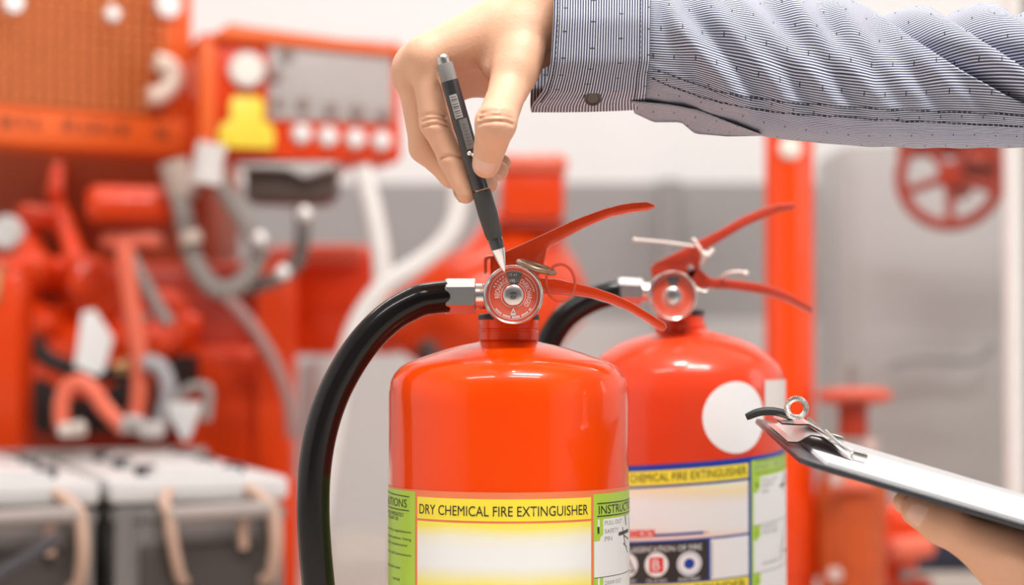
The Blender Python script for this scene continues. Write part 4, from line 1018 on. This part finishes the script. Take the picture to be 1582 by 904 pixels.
g = G(); g.lathe([(0, -.012), (.026, -.010), (.028, .0), (.022, .012), (0, .014)], Matrix.Translation(B(10, 360, 3.1, o)) @ Matrix.Rotation(PI/2, 4, 'X'), 20); g.build('filler_cap', BOLT, en)
g = G(); g.cyl(B(-4, 440, 3.1, o), B(6, 440, 3.1, o), mm(34, 3.1), n=20, bev=.008); g.build('dip_stick_collar', BRASS, en)
g = G(); g.prism([B(x, y, 3.08, o) for x, y in ((127, 482), (146, 478), (175, 522), (160, 575), (148, 580), (115, 566))], (.0, .003, 0)); g.build('hang_tag', mat('white hang tag', (.88, .88, .87), .5), en)
for k, (x, y, Y, r) in enumerate(((226, 490, 3.2, 8), (300, 300, 3.3, 9), (250, 330, 3.2, 7), (205, 410, 3.16, 9))):
    g = G(); g.cyl(B(x, y, Y, o), B(x, y, Y-.02, o), mm(r, Y), n=6, bev=.002); g.build('head_bolt', GREYC, en)
pipe('coolant_hose', [(190, 372), (196, 420), (203, 470), (211, 520), (216, 560), (216, 605), (211, 645), (205, 664)], 3.06, 14, SALMON, 'long salmon red hose running down the engine front to the batteries', 'hose')
pipe('breather_hose', [(198, 390, 3.12), (212, 415), (228, 445), (246, 478), (262, 500)], 3.1, 10, GREYC, 'short grey hose slanting across the red engine beside the salmon hose', 'hose')
pipe('elbow_hose', [(222, 562), (240, 562), (254, 578), (260, 604), (256, 630), (250, 654)], 3.04, 13, mat('grey elbow', (.38, .37, .39), .35), 'grey elbow hose bending down behind the batteries', 'hose')
pipe('battery_lead', [(262, 655), (272, 622), (286, 604), (304, 597), (322, 604), (318, 650)], 3.02, 8, GREYC, 'thin grey battery lead arching to the right of the clamp', 'cable')
# battery cable with its terminal clamp
o = P(120, 665, 2.9); bc = empty('battery_cable', o); tag(bc, 'thick salmon battery cable arching over the left battery with a pale clamp', 'cable')
g = G(); g.tube([B(x, y, 2.86, o) for x, y in ((96, 660), (95, 625), (104, 600), (123, 590), (142, 602), (160, 628), (178, 648), (196, 664))], mm(13, 2.86), 14); g.build('cable', SALMON, bc)
g = G(); g.box(B(112, 664, 2.84, o), (mm(40, 2.84), .03, mm(22, 2.84)), .005, M=None); g.cyl(B(122, 664, 2.82, o), B(122, 650, 2.82, o), mm(8, 2.82), n=14, bev=.002); g.build('terminal_clamp', mat('lead clamp', (.72, .62, .56), .4), bc)
o = P(210, 660, 2.88); tc_ = empty('terminal_clamp', o); tag(tc_, 'grey terminal clamp with bolts on the right battery, below the salmon hose', 'clamp')
g = G(); g.box(B(205, 656, 2.86, o), (mm(34, 2.86), .04, mm(26, 2.86)), .006); g.box(B(236, 664, 2.84, o), (mm(36, 2.84), .04, mm(26, 2.84)), .006); g.build('lug', mat('lug grey', (.48, .44, .42), .4), tc_)
for x, y in ((204, 650), (234, 660)):
    g = G(); g.cyl(B(x, y, 2.83, o), B(x, y-8, 2.83, o), mm(9, 2.83), n=6, bev=.002); g.build('bolt_or_glint', BOLT, tc_)
g = G(); g.prism([P(x, y, 2.84) for x, y in ((258, 622), (310, 622), (306, 640), (292, 676), (286, 682), (278, 676), (262, 642))], (0, .02, 0), .003)
tag(g.build('battery_lug', GREYL), 'pale grey wedge shaped lug standing on the right battery', 'lug')

# batteries on a stand
PAL = mat('pale battery lid', (.60, .585, .58), .4, var=.05, vscale=20); CASEM = mat('smoky battery case', (.17, .155, .148), .35, var=.25, vscale=9, coat=.3); ROPE = mat('pinkish rope', (.54, .36, .28), .7, bump=.4, bscale=300)
ROPEB = mat('handle sleeve', (.33, .28, .26), .5)
def battery(px, py, Y, yaw, W_, label, D_=.50, straps=False):
    o = P(px, py, Y); zt = o.z; o.z = .065; r = empty('battery', o, yaw); h = zt-.065
    tag(r, label, 'battery', 'large batteries at lower left')
    g = G(); g.box((W_/2, D_/2, (h-.03)/2), (W_-.012, D_-.012, h-.03), .008); g.box((W_/2, D_/2, h-.045), (W_-.004, D_-.004, .012), .003)
    for x in (.018, W_-.018): g.box((x, .004, (h-.03)/2), (.022, .012, h-.04), .003)
    g.build('case', CASEM, r)
    g = G(); g.box((W_/2, D_/2, h-.015), (W_, D_, .030), .008); g.box((W_/2, D_/2, h+.003), (W_*.5, D_*.92, .012), .004); g.build('lid', PAL, r)
    for i in range(2):
        for j in range(3):
            g = G(); g.cyl((W_*(.25+.5*i), D_*(.14+.36*j), h), (W_*(.25+.5*i), D_*(.14+.36*j), h+.014), .014, n=20, bev=.003); g.build('vent_cap', mat('dark vent cap', (.06, .055, .06), .4), r)
    g = G(); g.box((W_/2, .002, h*.44), (W_*.66, .010, h*.34), .004); g.build('front_recess', mat('dark recess panel', (.055, .045, .040), .5, var=.2, vscale=14), r)
    x0, x1 = W_*.34, W_*.82; zz = h*.80
    g = G(); g.tube([(x0-.002, .005, h*.93), (x0-.012, -.020, h*.86), (x0-.008, -.032, zz), (x0-.004, -.030, zz-.03), (x0+.008, -.012, zz-.075), (x0+.016, .0, zz-.085)], .0075, 10); g.build('rope', ROPE, r)
    g = G(); g.tube([(x1-.012, .005, h*.93), (x1+.005, -.020, h*.86), (x1+.012, -.032, zz), (x1+.016, -.030, zz-.04), (x1+.014, -.012, zz-.08), (x1+.008, .0, zz-.088)], .0085, 10); g.build('rope', ROPE, r)
    g = G(); g.cyl((x0-.008, -.032, zz), (x1+.010, -.032, zz+.004), .0105, n=18, bev=.003); g.build('grip', ROPEB, r)
    g = G(); g.tube([(x1-.02, -.020, zz), (x1-.022, -.016, zz-.02), (x1-.02, -.010, zz-.045)], .007, 10); g.build('rope_end', ROPE, r)
    return r
YW = R_(20)
bB = battery(168, 742, 2.42, YW, .224, 'smoky grey battery with a rope handle, nearest the black hose')
dx = Vector((math.cos(YW), math.sin(YW), 0)); pA = P(168, 742, 2.42)-dx*(.224+.010)
def topix(v):
    d = v-Vector((0, 0, CAMZ)); k = d.y*math.cos(PITCH)+d.z*math.sin(PITCH); return 791+F*d.x/k, 452-F*(d.z*math.cos(PITCH)-d.y*math.sin(PITCH))/k, v.y
bA = battery(*topix(pA), YW, .224, 'smoky grey battery with a rope handle at the left edge, cut off by the frame')
g = G(); g.tube([P(x, y, 2.30) for x, y in ((-40, 915), (20, 876), (60, 850), (88, 832))], .008, 10); tag(g.build('dark_strap', mat('slate strap', (.07, .065, .075), .6)), 'dark strap slanting across the front of the left battery', 'strap')
o = P(150, 742, 2.42); o.z = 0; sd = empty('battery_stand', (o.x, o.y, 0), YW); tag(sd, 'low dark steel stand carrying the two batteries', 'stand')
g = G(); g.box((.02, .26, .055), (.66, .60, .02), .004); g.build('shelf', BLACK, sd)
for x in (-.28, .32):
    for y in (.0, .52):
        g = G(); g.box((x, y, .0225), (.03, .03, .045), .003); g.build('leg', BLACK, sd)
g = G(); q = sd.location; g.box((0, .585, .14), (.5, .02, .28), .004, M=Matrix.Translation(q) @ Matrix.Rotation(YW, 4, 'Z')); tag(g.build('back_board', mat('grey back board', (.30, .28, .26), .5)), 'grey board standing upright behind the two batteries', 'board')

# white hoses running from under the panel to the pump
pipe('white_hose', [(558, 258, 3.17), (570, 300, 3.17), (580, 345, 3.17), (588, 392), (590, 440), (578, 478), (552, 512), (536, 560), (524, 620), (512, 690), (500, 760), (490, 830)], 3.17, 15, WHOSE, 'straight white hose hanging from below the control panel', 'hose', 'white hoses beside the pen')
pipe('white_hose', [(690, 205), (701, 250), (708, 300), (703, 342), (682, 378), (645, 408), (606, 432), (575, 462), (548, 508), (530, 570), (518, 640), (505, 720), (494, 800)], 3.11, 15, WHOSE, 'curved white hose sweeping down behind the hand to the left', 'hose', 'white hoses beside the pen')
# fire pump
o = P(770, 560, 3.3); o.z = .14; pm = empty('fire_pump', o); tag(pm, 'round red fire pump casing with a square flange behind the pen and gauge', 'pump')
def pmp(name, prims, k, m, h=.007):
    v, f = cast([(np.array(B(*a, o)), np.array(B(*b, o)), mm(r1, a[2]), mm(r2, b[2])) for a, b, r1, r2 in prims], mm(k, 3.3), h); return G().add(v, f).build(name, m, pm, sharp=180)
pmp('casing', [((780, 470, 3.34), (800, 455, 3.40), 108, 100), ((700, 470, 3.30), (640, 490, 3.30), 70, 44), ((800, 380, 3.36), (815, 350, 3.36), 62, 52), ((860, 440, 3.38), (880, 470, 3.4), 24, 20), ((690, 560, 3.3), (640, 520, 3.3), 30, 24)], 40, ENG)
g = G(); g.box(B(822, 302, 3.32, o), (mm(100, 3.3), .13, mm(86, 3.3)), .016); g.build('outlet_block', ENG, pm)
g = G(); g.box(B(824, 258, 3.31, o), (mm(104, 3.3), .14, mm(26, 3.3)), .010); g.build('outlet_flange', SALMON, pm)
g = G(); g.box(B(815, 351, 3.33, o), (mm(120, 3.3), .13, mm(10, 3.3)), .004); g.build('flange_gasket', ENGD, pm)
for x in (790, 835, 858):
    g = G(); g.cyl(B(x, 247, 3.27, o), B(x, 238, 3.27, o), mm(7, 3.27), n=6, bev=.002); g.build('bolt_or_glint', SALMON, pm)
g = G(); g.cyl(B(640, 495, 3.36, o), B(585, 505, 3.40, o), mm(46, 3.38), n=28, bev=.008); g.build('shaft_coupling', ENG, pm)
g = G(); g.cyl(B(650, 530, 3.2, o), B(700, 590, 3.2, o), mm(18, 3.2), n=18, bev=.006); g.build('drain_cock', mat('dark drain cock', (.06, .03, .025), .5), pm)
g = G(); g.box((0, .03, -.07), (.34, .24, .14), .01); g.build('pedestal', ENGD, pm)
g = G(); g.prism([P(x, y, 3.9) for x, y in ((462, 560), (500, 548), (506, 878), (462, 878))], (0, .1, 0), .005); tag(g.build('grey_pedestal', GREYL), 'light grey support plinth between the red engine post and the black hose', 'plinth')
g = G(); q = P(443, 770, 3.1); g.box((q.x, q.y, .115), (.036, .03, .23), .006); tag(g.build('red_post', ENG), 'short red post standing right of the batteries', 'post')

# riser pipe, valves, cabinet and pipes on the right
o = P(1220, 540, 2.95); rs_ = empty('riser_pipe', (o.x, o.y, 0)); tag(rs_, 'tall bright red riser pipe standing behind the rear extinguisher', 'pipe')
g = G(); g.cyl((0, 0, 0), (0, 0, 2.95), mm(37.5, 2.95), n=40); g.build('pipe', mat('bright red pipe paint', (.90, .062, .0), .3, var=.03, vscale=12, coat=.3), rs_)
g = G(); p = P(1221, 229, 2.91)-Vector((o.x, o.y, 0)); g.sphere(p, (.017, .008, .017), 14); g.build('glint', mat('cream plug', (.88, .80, .72), .4), rs_)  # cream blob modelled in place of a blurred highlight on the pipe
g = G(); g.lathe([(mm(38, 2.95), .0), (.050, 0), (.050, .018), (mm(38, 2.95), .018)], None, 36); g.build('base_flange', ENGD, rs_)
g = G(); g.lathe([(mm(36, 2.95), .095), (.041, .095), (.045, .102), (.045, .20), (.041, .215), (mm(36, 2.95), .215)], None, 36); g.build('flange_collar', ENG, rs_)
# gate valve with the handwheel facing the room
o = P(1468, 272, 3.3); hw = empty('gate_valve', o); tag(hw, 'red gate valve with a spoked handwheel hanging below the shirt sleeve', 'valve')
ax = Vector((-.34, -1, .05)).normalized(); Rw = mm(76, 3.3); MW = ax.to_track_quat('Z', 'Y').to_matrix().to_4x4()
WH = mat('faded red handwheel', (.36, .05, .03), .4, var=.2)
g = G(); g.torus((0, 0, 0), ax, Rw, .0105, 48, 14); w_ = g.build('handwheel', WH, hw)
for k in range(5):
    a = 2*PI*k/5+1.57+PI; d = MW @ Vector((math.cos(a), math.sin(a), 0)); g = G(); g.tube([d*.012, d*.045-ax*.004, d*Rw*.99], .0085, 10); g.build('spoke', WH, w_)
g = G(); g.cyl(ax*.018, -ax*.018, .020, n=20, bev=.003); g.build('hub', ENGD, w_)
g = G(); g.cyl((0, 0, 0), -ax*.16, .013, n=16); g.build('stem', GREYC, hw)
g = G(); g.box(-ax*.12+Vector((.03, .0, .026)), (.075, .06, .045), .010); g.cyl(-ax*.05, -ax*.16, .022, n=20, bev=.006); g.build('bonnet', mat('brick red casting', (.36, .05, .02), .5, var=.12), hw)
g = G(); g.cyl(-ax*.17+Vector((-.10, .05, .10)), -ax*.17+Vector((.30, -.0, .10)), .042, n=28); g.cyl(-ax*.14+Vector((.03, .02, .02)), -ax*.17+Vector((.03, .02, .10)), .03, n=20); g.build('body', ENGD, hw)
g = G(); c = -ax*.12+Vector((.03, -.031, .026)); g.box(c, (.05, .003, .016)); g.build('nameplate', mat('dark nameplate', (.12, .02, .015), .5), hw)
g = G(); q = P(1567, 540, 3.05); g.cyl((q.x, q.y, 0), (q.x, q.y, 2.95), mm(15, 3.05), n=28); tag(g.build('white_pipe', mat('white pipe paint', (.80, .77, .75), .4)), 'white vertical pipe at the right edge beside the handwheel', 'pipe')
g = G(); q = P(1588, 540, 3.2); g.cyl((q.x, q.y, 0), (q.x, q.y, 2.95), mm(11, 3.2), n=24); tag(g.build('grey_pipe', GREYC), 'grey vertical pipe half cut off at the right edge', 'pipe')
# grey cabinet behind the valve
o = P(1440, 540, 3.95); cb = empty('grey_cabinet', (o.x, o.y, 0)); tag(cb, 'tall plain grey cabinet behind the red handwheel on the right', 'cabinet')
CB = mat('cabinet grey', (.47, .45, .445), .5, var=.04, vscale=3)
cw = mm(300, 3.95); g = G(); g.box((.02, .18, .42), (cw, .36, .84), .012); g.build('body', CB, cb)
g = G(); g.box((.02, -.004, .42), (cw-.04, .012, .78), .006); dr = g.build('door', CB, cb)
g = G(); g.tube([P(x, y, 3.85)-Vector((o.x, o.y, 0)) for x, y in ((1374, 566), (1400, 556), (1440, 553), (1490, 556), (1520, 548), (1534, 530))], mm(8, 3.85), 12); g.build('door_handle', mat('grey handle', (.33, .31, .31), .5), dr)
# conduit on the wall in the middle
g = G(); q = P(1034, 540, 4.72); g.cyl((q.x, q.y, .44), (q.x, q.y, .83), .030, n=20); tag(g.build('wall_conduit', mat('wall conduit grey', (.33, .31, .31), .5)), 'grey conduit fixed to the wall between the two extinguisher levers', 'conduit')
# small valve with a handwheel lying flat, seen edge-on
o = P(1318, 900, 2.9); o.z = .02; v1 = empty('globe_valve', o); tag(v1, 'red globe valve with a flat handwheel right of the rear extinguisher', 'valve')
cx = lambda x, y, Y=2.9: B(x, y, Y, o)
g = G(); c = cx(1320, 612); g.torus(c, (0, .10, 1), mm(48, 2.9), .0095, 40, 12); w_ = g.build('handwheel', mat('salmon handwheel', (.74, .13, .08), .4), v1)
for k in range(4):
    a = PI*k/2+.4; g = G(); g.tube([c, c+Vector((math.cos(a), math.sin(a), -.03))*mm(47, 2.9)], .007, 10); g.build('spoke', MATS['salmon handwheel'], w_)
g = G(); g.cyl(cx(1318, 640), cx(1318, 562), mm(8, 2.9), n=14, bev=.002); g.build('stem', GREYC, v1)
g = G(); g.cyl(cx(1318, 690), cx(1318, 622), mm(23, 2.9), n=20, bev=.004); g.build('bonnet', ENGD, v1)
g = G(); g.cyl(cx(1318, 700), cx(1318, 676), mm(34, 2.9), n=24, bev=.004); g.build('gland_nut', GREYC, v1)
v, f = cast([(np.array(cx(*a)), np.array(cx(*b)), mm(r1, 2.9), mm(r2, 2.9)) for a, b, r1, r2 in (((1316, 715), (1316, 760), 38, 50), ((1316, 770), (1316, 860), 52, 46), ((1312, 810), (1310, 820), 38, 38), ((1316, 850), (1316, 905), 44, 50))], .02, .006)
G().add(v, f).build('body', mat('orange red casting', (.50, .075, .012), .42, var=.2), v1, sharp=180)
g = G(); g.cyl(cx(1285, 748, 2.84), cx(1350, 748, 2.84), mm(12, 2.84), n=18, bev=.004); g.cyl(cx(1290, 745, 2.85), cx(1290, 765, 2.85), mm(10, 2.85), n=16, bev=.003); g.build('flange_lip', SALMON, v1)  # salmon tone puts the pink highlights of the lip into its colour
for x, y in ((1290, 690), (1292, 740), (1290, 888), (1345, 690)):  # pinkish colour stands in for highlights on the bolts
    g = G(); g.cyl(cx(x, y, 2.85), cx(x, y, 2.82), mm(13, 2.85), n=6, bev=.003); g.build('bolt_or_glint', mat('dull pinkish bolt', (.60, .42, .38), .4), v1)
o2 = P(1400, 900, 3.12); o2.z = .03; el = empty('pipe_elbow', o2); tag(el, 'red flanged pipe elbow behind the hand under the clipboard', 'pipe elbow')
ex = lambda x, y, Y=2.95: B(x, y, Y+.17, o2)
v, f = cast([(np.array(ex(*a)), np.array(ex(*b)), mm(r1, 2.95), mm(r2, 2.95)) for a, b, r1, r2 in (((1372, 905), (1378, 850), 42, 38), ((1378, 850), (1400, 812), 38, 34), ((1400, 812), (1440, 796), 32, 30), ((1350, 830), (1372, 800), 22, 20))], .02, .006)
G().add(v, f).build('bend', ENG, el, sharp=180)
g = G(); g.cyl(ex(1376, 850, 2.88), ex(1440, 842, 2.90), mm(20, 2.9), n=18, bev=.006); g.build('flange_rim', SALMON, el)
g = G(); g.cyl(ex(1380, 930), ex(1380, 892), mm(64, 2.95), n=30, bev=.005); g.build('flange', ENGD, el)
for x in (1350, 1400): 
    g = G(); g.cyl(ex(x, 896, 2.90), ex(x, 880, 2.90), mm(10, 2.9), n=6, bev=.002); g.build('bolt_or_glint', GREYC, el)
g = G(); q = P(1460, 880, 3.5); g.cyl((q.x-.06, q.y, .09), (q.x+.25, q.y, .09), .05, n=24, bev=.004); tag(g.build('dark_pipe', mat('dark navy pipe', (.03, .035, .07), .4)), 'dark navy pipe lying low behind the wrist at lower right', 'pipe')
